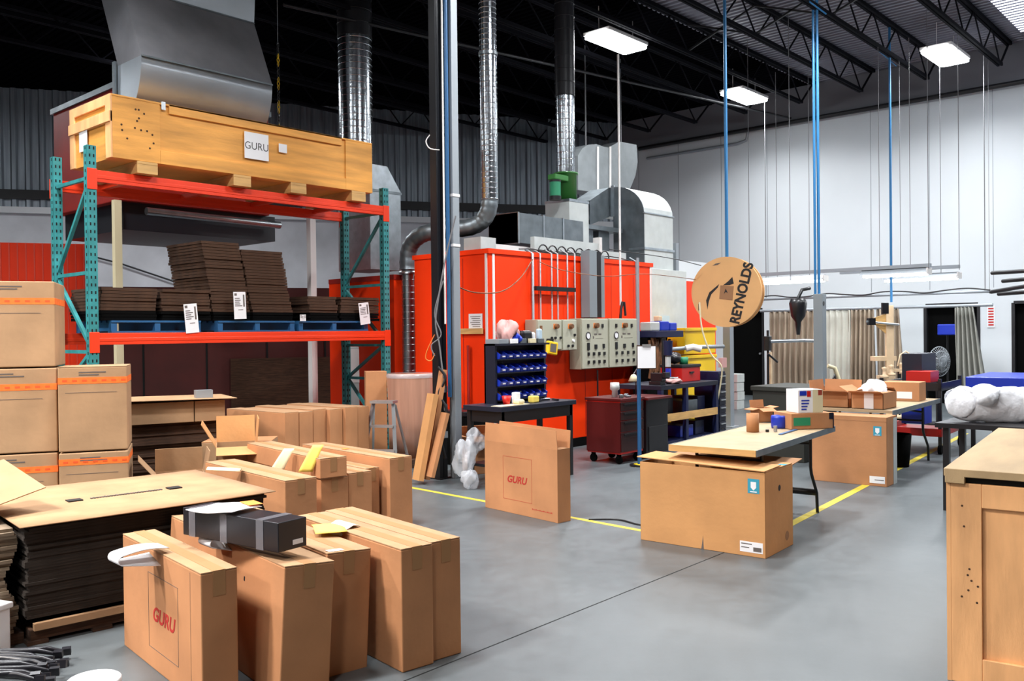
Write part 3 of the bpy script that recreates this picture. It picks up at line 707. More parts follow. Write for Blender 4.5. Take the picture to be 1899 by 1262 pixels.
# sloping middle: shifts back and slightly narrower towards the left
zt = zf + .95
def loft(mb, A_, B_, m=0):
    n = len(A_)
    for k in range(n): mb.quad(A_[k], A_[(k + 1) % n], B_[(k + 1) % n], B_[k], m)
b = MB()
low = [(x0, YH, zf), (x1, YH, zf), (x1, (YH + .62), zf), (x0, (YH + .62), zf)]
xa, xb = x0 + .02, x1 + .05
mid = [(xa, YH + .5, zt), (xb, YH + .5, zt), (xb, YH + 1.1, zt), (xa, YH + 1.1, zt)]
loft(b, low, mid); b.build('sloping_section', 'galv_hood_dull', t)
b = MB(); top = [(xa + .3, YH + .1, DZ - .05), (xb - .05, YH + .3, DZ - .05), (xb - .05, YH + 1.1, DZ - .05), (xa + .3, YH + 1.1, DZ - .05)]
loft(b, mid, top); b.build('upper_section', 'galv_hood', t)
MB().bar((x0, YH - .005, zf), (x1, YH - .005, zf), .02).build('seam', 'galv_dull', t); MB().bar((xa, YH + .495, zt), (xb, YH + .495, zt), .02).build('seam', 'galv_dull', t)
# chain hoist beside it
cx_ = ats(516, 130, 12.5)
t = thing('chain_hoist', 'yellow and black chain hanging down to the crate beside the hood duct', 'chain', (cx_.x, cx_.y, 0))
b = MB()
zz = 4.1
k = 0
while zz < 5.7:
    r = .018; b.tube([(r * math.cos(a) * (k % 2), r * math.cos(a) * ((k + 1) % 2), zz + .035 * math.sin(a)) for a in [i * PI / 4 for i in range(9)]], .006, 5, m=0 if (k // 3) % 2 else 1, caps=False); zz += .055; k += 1
b.build('chain', ['black_metal', 'yellow_plastic'], t)
MB().tube([(0, 0, 5.7), (0, 0, 7.2)], .004, 5).build('cord', 'steel_grey', t)
b = MB(); b.lathe([(0, -.09), (.05, -.06), (.06, 0), (.04, .07), (0, .09)], (0.03, 0, 4.45)); b.build('hook_block', 'black_metal', t)
def ringed(b, x, y, z0, z1, r, pitch=.10):
    b.lathe([(r, z0), (r, z1)], (x, y, 0), 32); zz = z0
    while zz < z1 - .01:
        b.lathe([(r, zz), (r + .004, zz + .003), (r + .004, zz + .010), (r, zz + .013)], (x, y, 0), 32); zz += pitch
    return b
def spiral_duct(name, label, x, y, r, z0, z1, dark_from=None, m='spiral'):
    t = thing(name, label, 'duct', (x, y, z0)); H_ = z1 - z0
    if dark_from is None: dark_from = z1
    ringed(MB(), 0, 0, 0, dark_from - z0, r).build('pipe', m, t)
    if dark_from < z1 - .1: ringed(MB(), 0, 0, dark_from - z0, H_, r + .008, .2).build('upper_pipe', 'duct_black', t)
    return t
q = ats(660, 250, 14.0); r_ = 31 * 14 / F_
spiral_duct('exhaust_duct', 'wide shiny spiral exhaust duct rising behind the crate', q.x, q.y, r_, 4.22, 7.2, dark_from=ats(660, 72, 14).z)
t = thing('duct_box', 'galvanised duct transition box between the crate and the ribbed wall', 'duct', (q.x - .1, q.y - .15, 2.6))
pr = [(0, 0), (.62, 0), (.62, 1.25), (.35, 1.62), (0, 1.62)]
MB().prism(pr, 'y', -.3, .5).build('body', 'galv', t); MB().box(-.01, -.31, 1.2, .64, .51, 1.24).build('seam', 'galv_dull', t)
# duct B : straight riser, elbow, horizontal run, downturn behind the column
c_ = [ats(906, -30, 11.8), ats(908, 60, 11.8)]
base = ats(908, 370, 11.8); topz = 7.2
t = thing('silver_duct', 'slim shiny duct coming down and bending left behind the steel column', 'duct', (0, 0, 0))
r_ = 16 * 11.8 / F_
ringed(MB(), base.x, base.y, base.z, topz, r_, .07).build('riser', 'spiral', t)
MB().lathe([(r_ + .012, 0), (r_ + .012, .04)], (base.x, base.y, ats(908, 104, 11.8).z), 24).build('collar', 'galv', t)
pts = [base, ats(905, 392, 11.8), ats(893, 410, 11.85), ats(872, 421, 11.9), ats(840, 425, 12.0), ats(812, 428, 12.05), ats(785, 434, 12.15), ats(766, 448, 12.25), ats(757, 470, 12.3), ats(756, 500, 12.3)]
pp = []
for i in range(len(pts) - 1):
    p0, p1_, p2_, p3 = pts[max(i - 1, 0)], pts[i], pts[i + 1], pts[min(i + 2, len(pts) - 1)]
    for k in range(6):
        u = k / 6; pp.append(.5 * ((2 * p1_) + (-p0 + p2_) * u + (2 * p0 - 5 * p1_ + 4 * p2_ - p3) * u * u + (-p0 + 3 * p1_ - 3 * p2_ + p3) * u ** 3))
pp.append(pts[-1])
MB().tube(pp, [(.112 if i % 3 else .118) for i in range(len(pp))], 20).build('elbow', 'galv_dull', t)
e = pts[-1]; ringed(MB(), e.x, e.y, 0, e.z, .088, .09).build('lower_pipe', 'galv', t)
MB().lathe([(.125, 0), (.125, .03), (.085, .05)], (e.x, e.y, e.z - .06), 20).build('clamp', 'galv', t)
# ================================================================ ORANGE BOOTH
BX0, BX1, BY0, BY1, BH = 8.02, 11.70, 7.60, 8.98, 2.65
t = thing('curing_booth', 'big bright orange booth with white corner strips in the middle of the hall', 'booth', (BX0, BY0, 0))
BL, BDp = BX1 - BX0, BY1 - BY0
MB().box(0, 0, .12, BL, BDp, BH).build('body', 'booth_orange', t, bevel=.004)
b = MB(); b.box(-.02, -.02, BH - .06, BL + .02, BDp + .02, BH); b.build('top_rim', 'booth_orange', t)
for q in ((-.012, .02, .0, .055), (.06, -.012, .10, 0), (BL - .06, -.012, BL - .025, 0)): MB().box(q[0], q[1], .12, q[2], q[3], BH - .06).build('corner_strip', 'white_trim', t)
b = MB()
for x in (.95, 1.95, 2.6): b.box(x, -.003, .15, x + .006, 0, BH - .1)
b.box(-.003, .45, .15, 0, .46, BH - .1); b.box(-.003, .95, .15, 0, .955, BH - .1); b.build('panel_seam', 'booth_dark', t)
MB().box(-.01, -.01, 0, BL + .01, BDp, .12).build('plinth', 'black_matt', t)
bt = t
# plinth level dark clutter under the short side is the booth's own shadow gap
# roof steelwork
def onb(px, py, Y=7.6): return ony(px, py, Y)
t = thing('roof_frame', 'grey steel channel frame lying on top of the orange booth', 'steel frame', (BX0, BY0, BH))
MB().box(.05, .25, .0, 2.2, .33, .10).build('front_channel', 'white_trim', t)
MB().box(1.0, .1, .06, 2.45, .17, .23).build('side_channel', 'galv_white', t); MB().box(2.44, .08, 0, 2.50, .2, .32).build('upright', 'white_trim', t)
MB().box(2.5, .35, .06, 3.5, .45, .17).build('rear_channel', 'galv_white', t)
MB().box(.02, .15, 0, .30, .45, .16).build('junction_box', 'galv_white', t)
# loose cables on roof
b = MB()
for k in range(8):
    x = 1.1 + k * .2; b.tube([(x + .1 * math.cos(a), .03 + .02 * k % 3 * .02, .02 + .10 * math.sin(a)) for a in [i * PI / 8 for i in range(9)]], .010, 6)
b.tube([(.6 + i * .25, .02, .03 + .02 * math.sin(i * 1.7)) for i in range(12)], .008, 6)
tag(b.build('roof_cables', 'cable', loc=(BX0, BY0, BH)), 'black looped cables lying along the top edge of the orange booth', 'cables')
# dark horizontal duct on the roof
t = thing('roof_duct', 'dark rectangular duct lying on the booth roof left of the green fan', 'duct', (9.25, 8.2, 2.85))
MB().box(0, 0, 0, 1.5, .55, .42).build('body', 'galv_dull', t)
for x in (0, .55, 1.0): MB().box(x, -.01, -.01, x + .03, .56, .43).build('flange', 'galv', t)
# fan tower
s_ = 13.6; q = ats(1050, 400, s_); sc = s_ / F_
t = thing('fan_box', 'square galvanised fan box under the green collar', 'duct box', (q.x, q.y, 2.68), 0)
zt_ = ats(1050, 373, s_).z
MB().box(-.2, -.22, 0, .28, .25, zt_ - 2.68).build('body', 'galv_white', t, bevel=.004)
MB().box(-.206, -.226, zt_ - 2.72, .286, .256, zt_ - 2.68).build('rim', 'galv', t)
z2 = ats(1050, 324, s_).z
t = thing('green_fan', 'green round exhaust fan with a motor on its side', 'fan', (q.x, q.y, zt_))
MB().lathe([(.0, 0), (.165, 0), (.165, z2 - zt_), (.19, z2 - zt_), (.19, z2 - zt_ + .02), (.15, z2 - zt_ + .02)], n=28).build('housing', 'green_paint', t)
MB().box(-.42, -.14, .27, -.1, .02, .36).build('belt_guard', 'green_paint', t, bevel=.02)
MB().cyl((-.36, -.08, 0.0), (-.36, -.08, .27), .085).build('motor', 'glove_green', t); MB().cyl((-.36, -.08, -.03), (-.36, -.08, .03), .09).cyl((-.36, -.08, .24), (-.36, -.08, .27), .09).build('motor_cap', 'black_metal', t)
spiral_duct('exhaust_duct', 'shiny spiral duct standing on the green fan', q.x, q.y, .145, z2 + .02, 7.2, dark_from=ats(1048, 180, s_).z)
# big flat grey duct behind
Yb = 10.5
t = thing('large_duct', 'large flat grey duct with a rounded shoulder behind the green fan', 'duct', (0, 0, 0))
def pq(px, py): v_ = ony(px, py, Yb); return (v_.x, v_.z)
MB().prism([pq(1072, 352), pq(1072, 288), pq(1080, 275), pq(1092, 268), pq(1106, 267), pq(1120, 272), pq(1132, 274), pq(1132, 360)], 'y', Yb, Yb + .4).build('left_section', 'galv_side', t)
MB().prism([pq(1132, 360), pq(1132, 272), pq(1150, 262), pq(1182, 268), pq(1184, 300), pq(1180, 325), pq(1172, 345), pq(1165, 360)], 'y', Yb + .02, Yb + .4).build('right_section', 'galv_side', t)
for px in (1095, 1160): a_ = pq(px, 290); MB().box(a_[0] - .01, Yb + .1, a_[1], a_[0] + .01, Yb + .12, 7.24).build('hanger', 'cable_grey', t)
b = MB()
for px in (1108, 1131): a_ = pq(px, 352); c2_ = pq(px, 272); b.bar((a_[0], Yb - .01, a_[1]), (c2_[0], Yb - .01, c2_[1]), .03)
b.build('seam', 'white_trim', t)
# elbow duct: side towards -X, broad face towards -Y
Xd = 12.4
def sd(px, py): v_ = onx(px, py, Xd); return (v_.y, v_.z)
y_f = onx(1196, 500, Xd).y
zt1 = onx(1165, 343, Xd).z; zk = onx(1196, 395, Xd).z
xr = ony(1248, 450, y_f).x
t = thing('elbow_duct', 'big galvanised elbow duct with a pale broad face right of the fan box', 'duct', (0, 0, 0))
pr = [(y_f, 2.63), (y_f, zk)]
for k in range(1, 9):
    a = k / 8 * HP; pr.append((y_f + .62 * (1 - math.cos(a)), zk + (zt1 - zk) * math.sin(a)))
pr += [(y_f + 1.1, zt1), (y_f + 1.1, zt1 - .45), (y_f + .62, zt1 - .5), (y_f + .62, 2.63)]
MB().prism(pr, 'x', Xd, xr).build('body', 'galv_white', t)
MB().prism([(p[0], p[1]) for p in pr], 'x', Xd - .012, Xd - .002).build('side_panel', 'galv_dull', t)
b = MB(); b.box(Xd - .02, y_f + .60, zt1 - .5, Xd + .02, y_f + .66, zt1 + .03).box(Xd - .03, y_f - .02, 2.95, xr + .02, y_f + .3, 2.99).box(Xd - .03, y_f - .02, 3.55, xr + .02, y_f + .01, 3.57); b.build('flange', 'galv', t)
b = MB(); loft(b, [(Xd - .02, y_f + .7, zt1), (Xd - .02, y_f + 1.1, zt1), (Xd - .02, y_f + 1.1, zt1 - .5), (Xd - .02, y_f + .7, zt1 - .5)], [(Xd - .7, y_f + .6, zt1 - .3), (Xd - .7, y_f + 1.0, zt1 - .3), (Xd - .7, y_f + 1.0, zt1 - .7), (Xd - .7, y_f + .6, zt1 - .7)]); b.build('transition', 'galv_dull', t)
b = MB()
for k in range(3): b.box(Xd - 1.5 + k * .45, y_f + .5, 2.7, Xd - 1.2 + k * .45, y_f + .8, 3.25)
b.box(Xd - 1.6, y_f + .4, 3.25, Xd - .05, y_f + .9, 3.32)
b.build('support_box', 'galv_dull', t)
# second booth to the right
t = thing('spray_booth', 'white and orange booth section just right of the big orange booth', 'booth', (0, 0, 0))
a0 = ony(1252, 520, 8.3).x; a1 = ony(1296, 520, 8.3).x
zz1 = ony(1262, 520, 8.3).z; zz0 = ony(1262, 482, 8.3).z
MB().box(a0, 8.3, 0, a1 + .6, 9.6, zz1).build('orange_panel', 'booth_orange', t)
MB().box(a0, 8.31, zz1, a1 + .6, 9.6, zz0).build('white_top', 'white_paint', t)
MB().box(a0 - .09, 8.22, 0, a0 + .0, 8.32, ony(1255, 452, 8.3).z).build('post', 'steel_grey', t)
w0 = ony(1214, 520, 8.0).x
t = thing('white_cabinet', 'tall off-white cabinet filling the gap between the two orange booths', 'cabinet', (0, 0, 0))
MB().box(BX1 + .04, 8.0, 0, a0 - .12, 9.7, 2.62).build('body', 'galv_white', t, bevel=.005)
MB().box(w0 + .15, 7.985, 1.5, w0 + .42, 8.0, 1.85).build('small_window', 'window_blue', t)
# conduits on the booth face
def conduit(label, px, y0, y1, r=.014, mt='white_trim', Y=7.56, grp='slim conduits rising from the control boxes'):
    a = ony(px, y1, Y); b_ = ony(px, y0, Y); o = MB().tube([(a.x, Y, a.z), (a.x, Y, b_.z), (a.x, Y + .12, b_.z + .06)], r, 8).build('conduit', 'conduit_grey' if mt == 'white_trim' else mt); return tag(o, label, 'conduit', grp)
conduit('tall pale grey conduit at the left of the control boxes', 990, 470, 700, .018, 'steel_grey', grp=None)
for px in (1003, 1024, 1035, 1053, 1067): conduit('slim white conduit rising from the beige control boxes to the booth roof', px, 470, 594, .010)
conduit('grey conduit dropping to the right end of the orange booth', 1181, 485, 600, .016, 'steel_grey', grp=None)
tag(MB().box(ony(995, 533, 7.5).x, 7.5, ony(995, 538, 7.5).z, ony(1068, 533, 7.5).x, 7.54, ony(995, 530, 7.5).z).build('strut_channel', 'black_metal'), 'black horizontal channel clamping the slim white conduits', 'bracket')
q = ony(1095, 470, 7.4); q2 = ony(1112, 588, 7.4)
t = thing('cable_duct', 'grey-green vertical cable trunking with a black core above the largest control box', 'cable trunking', (q.x, 7.42, q2.z))
MB().box(0, 0, 0, .17, .15, q.z - q2.z + .05).box(.34, .05, 0, .42, .17, q.z - q2.z).build('cover', 'post_grey', t); MB().box(.20, .05, 0, .34, .15, q.z - q2.z + .05).build('core', 'black_metal', t)
q = ony(1151, 470, 7.5)
t = thing('hanging_conduit', 'thin grey rod dropping from the largest ceiling lamp to the booth wall', 'conduit', (0, 0, 0))
lp = ats(1144, 104, 14.0); 
lp2 = ony(1151, 585, 7.45)
MB().tube([(lp2.x, 7.45, lp2.z + .15), (lp2.x, 7.45, ony(1144, 100, 7.45).z)], .016, 8).build('rod', 'white_trim', t)
b = MB(); b.tube([(lp2.x + .01, 7.42, lp2.z + .2), (lp2.x - .03, 7.42, lp2.z + .1), (lp2.x - .05, 7.42, lp2.z - .05)], .02, 6); b.tube([(lp2.x + .02, 7.4, lp2.z + .2), (lp2.x + .05, 7.4, lp2.z)], .018, 6); b.build('cable_bundle', 'cable', t)
# control boxes
def control(label, px0, px1, y0, y1, Y, dep, kind):
    a = ony(px0, y1, Y); b_ = ony(px1, y0, Y); c_ = ony(px0, y0, Y); wd = b_.x - a.x; h = c_.z - a.z
    t = thing('control_box', label, 'control box', (a.x, Y, a.z))
    MB().box(0, .02, 0, wd, dep, h).build('enclosure', 'panel_beige', t, bevel=.006)
    MB().box(.008, 0, .008, wd - .008, .02, h - .008).build('door', 'panel_face', t, bevel=.006)
    def knob(x, z_, r, m_, y=-.02, nm='switch'):
        MB().cyl((x * wd, y, z_ * h), (x * wd, 0, z_ * h), r, 12).build(nm, m_, t)
    if kind == 2:
        knob(.5, .86, .035, 'rust', -.05, 'main_switch'); MB().box(.43 * wd, -.003, .81 * h, .57 * wd, 0, .91 * h).build('switch_plate', 'paper_orange', t)
        for x in (.22, .76): MB().box(x * wd - .018, -.015, .82 * h, x * wd + .018, 0, .89 * h).build('meter', 'black_metal', t)
        g_ = MB(); g_.lathe([(.052, 0), (.052, .012), (.044, .012), (.044, 0)], n=20); g_.build('gauge', 'black_metal', t, loc=(.22 * wd, 0, .66 * h), rot=(HP, 0, 0)); MB().cyl((.22 * wd, -.006, .66 * h), (.22 * wd, 0, .66 * h), .044, 20).build('gauge_face', 'paper', t)
        m_ = MB(); m_.box(.45 * wd, -.002, .67 * h, .55 * wd, 0, .70 * h).box(.62 * wd, -.002, .67 * h, .72 * wd, 0, .70 * h).box(.4 * wd, -.002, .6 * h, .44 * wd, 0, .65 * h).box(.5 * wd, -.002, .6 * h, .8 * wd, 0, .605 * h).box(.15 * wd, -.002, .55 * h, .3 * wd, 0, .555 * h); m_.build('marking', 'ink_grey', t)
        for (x, z_, a_, c3) in ((.22, .45, .024, .05), (.5, .44, .026, .03), (.8, .45, .02, .03)): MB().box(x * wd - a_, -.014, z_ * h - c3, x * wd + a_, 0, z_ * h + c3).build('meter', 'black_metal', t)
        for r_i, z_ in enumerate((.30, .14)):
            for x in (.22, .42, .62, .82): MB().box(x * wd - .016, -.02, z_ * h - .022, x * wd + .016, 0, z_ * h + .022).build('push_button', 'black_metal', t)
    elif kind == 1:
        knob(.72, .78, .03, 'rust', -.05, 'main_switch'); MB().box(.64 * wd, -.003, .7 * h, .8 * wd, 0, .86 * h).build('switch_plate', 'paper_orange', t)
        for x in (.55, .7, .92): MB().cyl((x * wd, -.018, .4 * h), (x * wd, 0, .4 * h), .018, 10).build('push_button', 'black_metal', t)
        MB().box(.08 * wd, -.01, .65 * h, .16 * wd, 0, .8 * h).build('meter', 'rust', t)
    else:
        knob(.5, .78, .03, 'rust', -.05, 'main_switch'); MB().box(.36 * wd, -.003, .7 * h, .66 * wd, 0, .86 * h).build('switch_plate', 'paper_orange', t)
        for (x, z_) in ((.35, .15), (.65, .15), (.8, .5)): MB().cyl((x * wd, -.018, z_ * h), (x * wd, 0, z_ * h), .018, 10).build('push_button', 'black_metal', t)
        MB().cyl((.7 * wd, -.02, .32 * h), (.7 * wd, 0, .32 * h), .02, 10).build('pilot_lamp', 'paper', t)
    return t
control('beige control box, leftmost on the orange booth wall, yellow meter below it', 998, 1042, 592, 650, 7.36, .22, 1)
control('small narrow beige control box, second from the left on the booth wall', 1044, 1070, 592, 650, 7.36, .22, 0)
control('large beige control panel, left one of the big pair', 1080, 1128, 590, 685, 7.36, .22, 2)
control('large beige control panel, right one of the big pair, behind the clipboard', 1131, 1183, 590, 682, 7.36, .22, 2)
q = ony(1108, 686, 7.3); tag(MB().tube([(q.x, 7.3, q.z), (q.x, 7.3, .005)], .012, 6).build('down_pipe', 'black_metal'), 'thin black pipe running down from the large control panel', 'pipe')
# paper sign and wooden rail on the short booth face
q = onx(882, 596, BX0 - .01)
t = thing('paper_sign', 'white paper notice taped to the short orange booth side', 'paper', q, rot=(0, 0, 0))
MB().box(-.003, -.12, -.10, 0, .12, .10).build('sheet', 'paper', t)
b = MB()
for k in range(6): b.box(-.0045, -.09 + .01 * (k % 2), .06 - k * .025, -.003, .09 - .02 * (k % 3), .067 - k * .025)
b.build('print', 'ink_grey', t)
q = onx(875, 613, BX0 - .02); t = MB().box(-.03, -.20, -.04, 0, .20, .03).build('wooden_rail', 'wood', loc=q); tag(t, 'short wooden rail screwed under the paper notice', 'rail')
q = onx(868, 640, BX0 - .05); tag(MB().tube([(q.x, q.y, q.z), (q.x, q.y, .03)], .018, 8).build('broom_handle', 'booth_dark'), 'dark red broom handle hanging from the wooden rail', 'handle')
# red structure left of the booth and behind the duct
t = thing('rear_booth', 'dark orange booth part between the rack and the silver duct', 'booth', (8.03, 9.0, 0))
MB().box(0, 0.42, .1, 1.5, 1.9, 2.35).build('body', 'booth_orange', t)
MB().box(-.01, .41, 2.35, 1.5, 1.9, 2.42).build('rim', 'booth_dark', t)
# low orange partition along the back, grey block wall above
w_a = ats(-30, 600, 14.0); w_b = ats(172, 600, 14.5)
t = thing('orange_partition', 'bright orange ribbed partition at the left edge behind the stacked boxes', 'partition', (0, 0, 0))
L, a = rect(w_a, w_b); t.location = (w_a.x, w_a.y, 0); t.rotation_euler[2] = a
zt_ = ats(80, 450, 14.2).z
MB().box(0, 0, 0, L, .3, zt_).build('panel', 'booth_orange', t)
b = MB()
for k in range(int(L / .12)): b.box(k * .12, -.012, 0, k * .12 + .02, 0, zt_)
b.build('rib', 'rack_orange', t)
w_a = ats(165, 600, 14.5); w_b = ats(800, 600, 16.5); L, a = rect(w_a, w_b)
t = thing('low_partition', 'dark red low partition running behind the rack', 'partition', (w_a.x, w_a.y, 0), a)
MB().box(0, 0, 0, L, .2, ats(300, 532, 14.9).z).build('panel', 'booth_deep', t)
b = MB()
for k in range(5): b.box(.8 + k * 1.0, -.01, .05, .83 + k * 1.0, 0, 1.7)
b.build('seam', 'hole', t)
MB().box(2.2, -.06, 0, 3.9, -.01, 1.2).build('panel', 'card_dark', t)
b = MB(); b.tube([(wb(14, .1, 3.9).x, wb(14, .1, 3.9).y, 3.7), (wb(12.5, .1, 0).x, wb(12.5, .1, 0).y, 3.3), (wb(10.8, .1, 0).x, wb(10.8, .1, 0).y, 2.7)], .02, 6); tag(b.build('wall_cable', 'cable'), 'black cable sagging diagonally across the pale block wall', 'cable')
# ================================================================ COLUMN
q = onz(815, 887); 
t = thing('steel_column', 'tall black steel column standing in the middle of the hall', 'column', (q.x + .02, q.y, 0))
MB().box(-.06, -.05, 0, .06, -.042, DZ - .1).box(-.06, .042, 0, .06, .05, DZ - .1).box(-.005, -.05, 0, .005, .05, DZ - .1).box(-.06, -.043, .0, -.05, .043, DZ - .1).build('shaft', 'black_metal', t)
MB().box(-.08, -.08, 0, .08, .08, .012).build('base_plate', 'black_metal', t)
b = MB()
for z_ in (.45, .75, .95): b.box(.0, -.07, z_, .05, -.05, z_ + .07)
b.build('bracket', 'steel_grey', t)
cx_, cy_ = q.x + .02, q.y
q2 = onz(843, 885)
t = thing('service_duct', 'grey square service riser right beside the black column', 'conduit', (q2.x + .01, q2.y - .02, 0))
MB().box(-.05, -.045, .0, .05, .045, DZ - .1).build('shaft', 'steel_grey', t, bevel=.006)
MB().box(-.054, -.05, 2.55, .054, .05, 2.58).box(-.054, -.05, 3.1, .054, .05, 3.13).build('clip', 'white_trim', t)
qm = (Vector((cx_, cy_, 0)) + Vector((q2.x, q2.y, 0))) / 2 + Vector((-.02, -.07, 0))
o = MB().tube([(qm.x, qm.y, .9), (qm.x, qm.y, DZ - .1)], .022, 10).build('air_pipe', 'blue_pipe'); tag(o, 'blue air pipe running up between the column and the grey riser', 'pipe')
o = MB().tube([(qm.x - .055, qm.y, 1.7), (qm.x - .055, qm.y, DZ - .1)], .010, 8).build('white_pipe', 'white_trim'); tag(o, 'thin white pipe on the face of the black column', 'pipe')
def cable(label, pts, r=.006, mt='cable', name='cable', cat='cable', group=None):
    pts = [Vector(p) for p in pts]; pp = []
    for i in range(len(pts) - 1):
        p0, p1_, p2_, p3 = pts[max(i - 1, 0)], pts[i], pts[i + 1], pts[min(i + 2, len(pts) - 1)]
        for k in range(8):
            u = k / 8; pp.append(.5 * ((2 * p1_) + (-p0 + p2_) * u + (2 * p0 - 5 * p1_ + 4 * p2_ - p3) * u * u + (-p0 + 3 * p1_ - 3 * p2_ + p3) * u ** 3))
    pp.append(pts[-1]); return tag(MB().tube(pp, r, 7, caps=True).build(name, mt), label, cat, group)
sC = 9.55
cable('white cord looped round the top of the black column', [ats(797, 250, sC), ats(790, 262, sC), ats(797, 275, sC), ats(815, 278, sC)], .006, 'white_trim')
cable('grey cable hanging in loops on the lower column', [ats(845, 400, sC), ats(826, 480, sC), ats(812, 560, sC), ats(808, 600, sC), ats(815, 640, sC), ats(822, 700, sC)], .009, 'cable_grey')
cable('second grey cable looping down the column beside the blue pipe', [ats(822, 520, sC), ats(806, 580, sC), ats(818, 620, sC), ats(800, 640, sC), ats(806, 660, sC)], .007, 'cable_grey')
cable('orange cord loop dangling from the column', [ats(806, 620, sC), ats(792, 650, sC), ats(790, 665, sC), ats(800, 668, sC), ats(806, 655, sC)], .006, 'cable_orange')
cable('thin brown hose sagging from the column to the booth top', [ats(846, 530, 9.9), ats(880, 542, 10.1), ats(930, 540, 10.5), ats(965, 515, 11), ats(988, 480, 11.6)], .007, 'rust')
cable('long orange wire strung across the booth front', [ats(1000, 485, 11.6), ats(1040, 500, 11.8), ats(1120, 512, 12), ats(1200, 508, 12.5), ats(1290, 518, 13)], .005, 'rust')
cable('upper overhead wire crossing right of the booth', [ats(1130, 462, 12.4), ats(1240, 478, 13.0), ats(1300, 492, 13.3)], .006, 'cable')
# heap of hardware at the foot of the column
cable('black hose loosely wound on the lower column', [ats(812, 680, sC), ats(826, 700, sC), ats(814, 730, sC), ats(828, 760, sC), ats(816, 800, sC), ats(826, 850, sC)], .016, 'cable')
# ================================================================ ROLL, LADDER, BOARDS
q = ats(762, 760, 10.9)
t = thing('wrapped_roll', 'large cardboard roll wrapped in clear film, standing by the column', 'wrapped roll', (q.x, q.y, 0))
h = ats(762, 692, 10.9).z
MB().lathe([(0, .1), (.27, .1), (.275, .5), (.29, h - .03), (.285, h), (0, h)], n=32).build('roll', 'wrap_brown', t)
MB().lathe([(.295, h - .05), (.30, h - .02), (.29, h + .004)], n=32).build('film', 'plastic_wrap', t)
MB().box(-.32, -.3, 0, .32, .3, .1).build('pallet', 'card_dark', t)
q = ats(697, 760, 11.15); t = thing('tall_carton', 'tall plain carton squeezed between the rack and the wrapped roll', 'cardboard box', (q.x, q.y, 0), -.6)
MB().box(-.13, -.12, 0, .13, .12, ats(697, 688, 11.1).z).build('body', 'card', t, bevel=.005)
q = ats(712, 842, 10.1)
t = thing('step_ladder', 'small grey aluminium step ladder beside the wrapped roll', 'step ladder', (q.x, q.y, 0), -TH - .35)
lh = ats(700, 746, 10.2).z
for s in (-1, 1):
    MB().bar((s * .22, -.19, 0), (s * .12, 0, lh), .04, .025).build('front_rail', 'aluminium', t); MB().bar((s * .24, .24, 0), (s * .13, .03, lh - .02), .025, .02).build('rear_rail', 'aluminium', t)
for k in (1, 2): z_ = k * lh / 3; wq = .22 - .10 * k / 3; MB().box(-wq, -.19 + .19 * k / 3 - .03, z_, wq, -.19 + .19 * k / 3 + .07, z_ + .025).build('step', 'aluminium', t)
MB().box(-.14, -.06, lh, .14, .09, lh + .03).build('top_step', 'aluminium', t); MB().bar((-.20, .17, .2), (.20, .17, .2), .02).build('brace', 'aluminium', t)
def plank(label, px0, y0, px1, y1, s, w_, th, mt='card', ang=None):
    s -= .35
    a = ats(px0, y0, s); a.z = max(a.z, .01); b_ = ats(px1, y1, s + .1); d = b_ - a; L = d.length
    o = MB().box(-w_ / 2, -th / 2, 0, w_ / 2, th / 2, L).build('leaning_board', mt); o.location = a
    o.rotation_mode = 'QUATERNION'; o.rotation_quaternion = d.to_track_quat('Z', 'Y'); return tag(o, label, 'board')
plank('widest pale cardboard board leaning against the column', 775, 890, 803, 730, 9.75, .15, .06, 'card2')
plank('darker board leaning in the middle of the boards at the column', 790, 888, 822, 685, 9.85, .10, .05, 'card')
plank('short dark cardboard board leaning closest to the column', 798, 884, 826, 765, 9.70, .12, .04, 'card')
# bubble wrap heap and brown box right of the column
q = onz(872, 880)
open_box('open_carton', 'small brown carton with torn bubble wrap by the column foot', (q.x, q.y, 0), (.35, .3, .42), -.4, 'card', fl=.12, fa=(200, 60, 170, 100))
def blob(mb, c, r, seed, n=14, amp=.25, sc=(1, 1, 1)):
    rnd = random.Random(seed); ph = [rnd.uniform(0, 6) for _ in range(6)]
    def f(u, v):
        th_ = u * 2 * PI; p_ = v * PI
        k = 1 + amp * (math.sin(3 * th_ + ph[0]) * math.sin(2 * p_ + ph[1]) + .5 * math.sin(7 * th_ + ph[2] + 5 * p_) * math.sin(p_))
        return (c[0] + r * k * math.sin(p_) * math.cos(th_) * sc[0], c[1] + r * k * math.sin(p_) * math.sin(th_) * sc[1], c[2] + r * k * math.cos(p_) * sc[2])
    mb.grid(f, n * 2, n)
b = MB(); c_ = ats(862, 850, 9.2); blob(b, c_, .13, 3, amp=.38, sc=(.8, .8, 1.3)); c_ = ats(880, 818, 9.3); blob(b, c_, .12, 5, amp=.42, sc=(.8, .8, .9)); c_ = ats(872, 880, 9.1); c_.z = .1; blob(b, c_, .09, 8)
tag(b.build('bubble_wrap', 'plastic_wrap'), 'crumpled clear bubble wrap hanging over the small carton', 'bubble wrap')
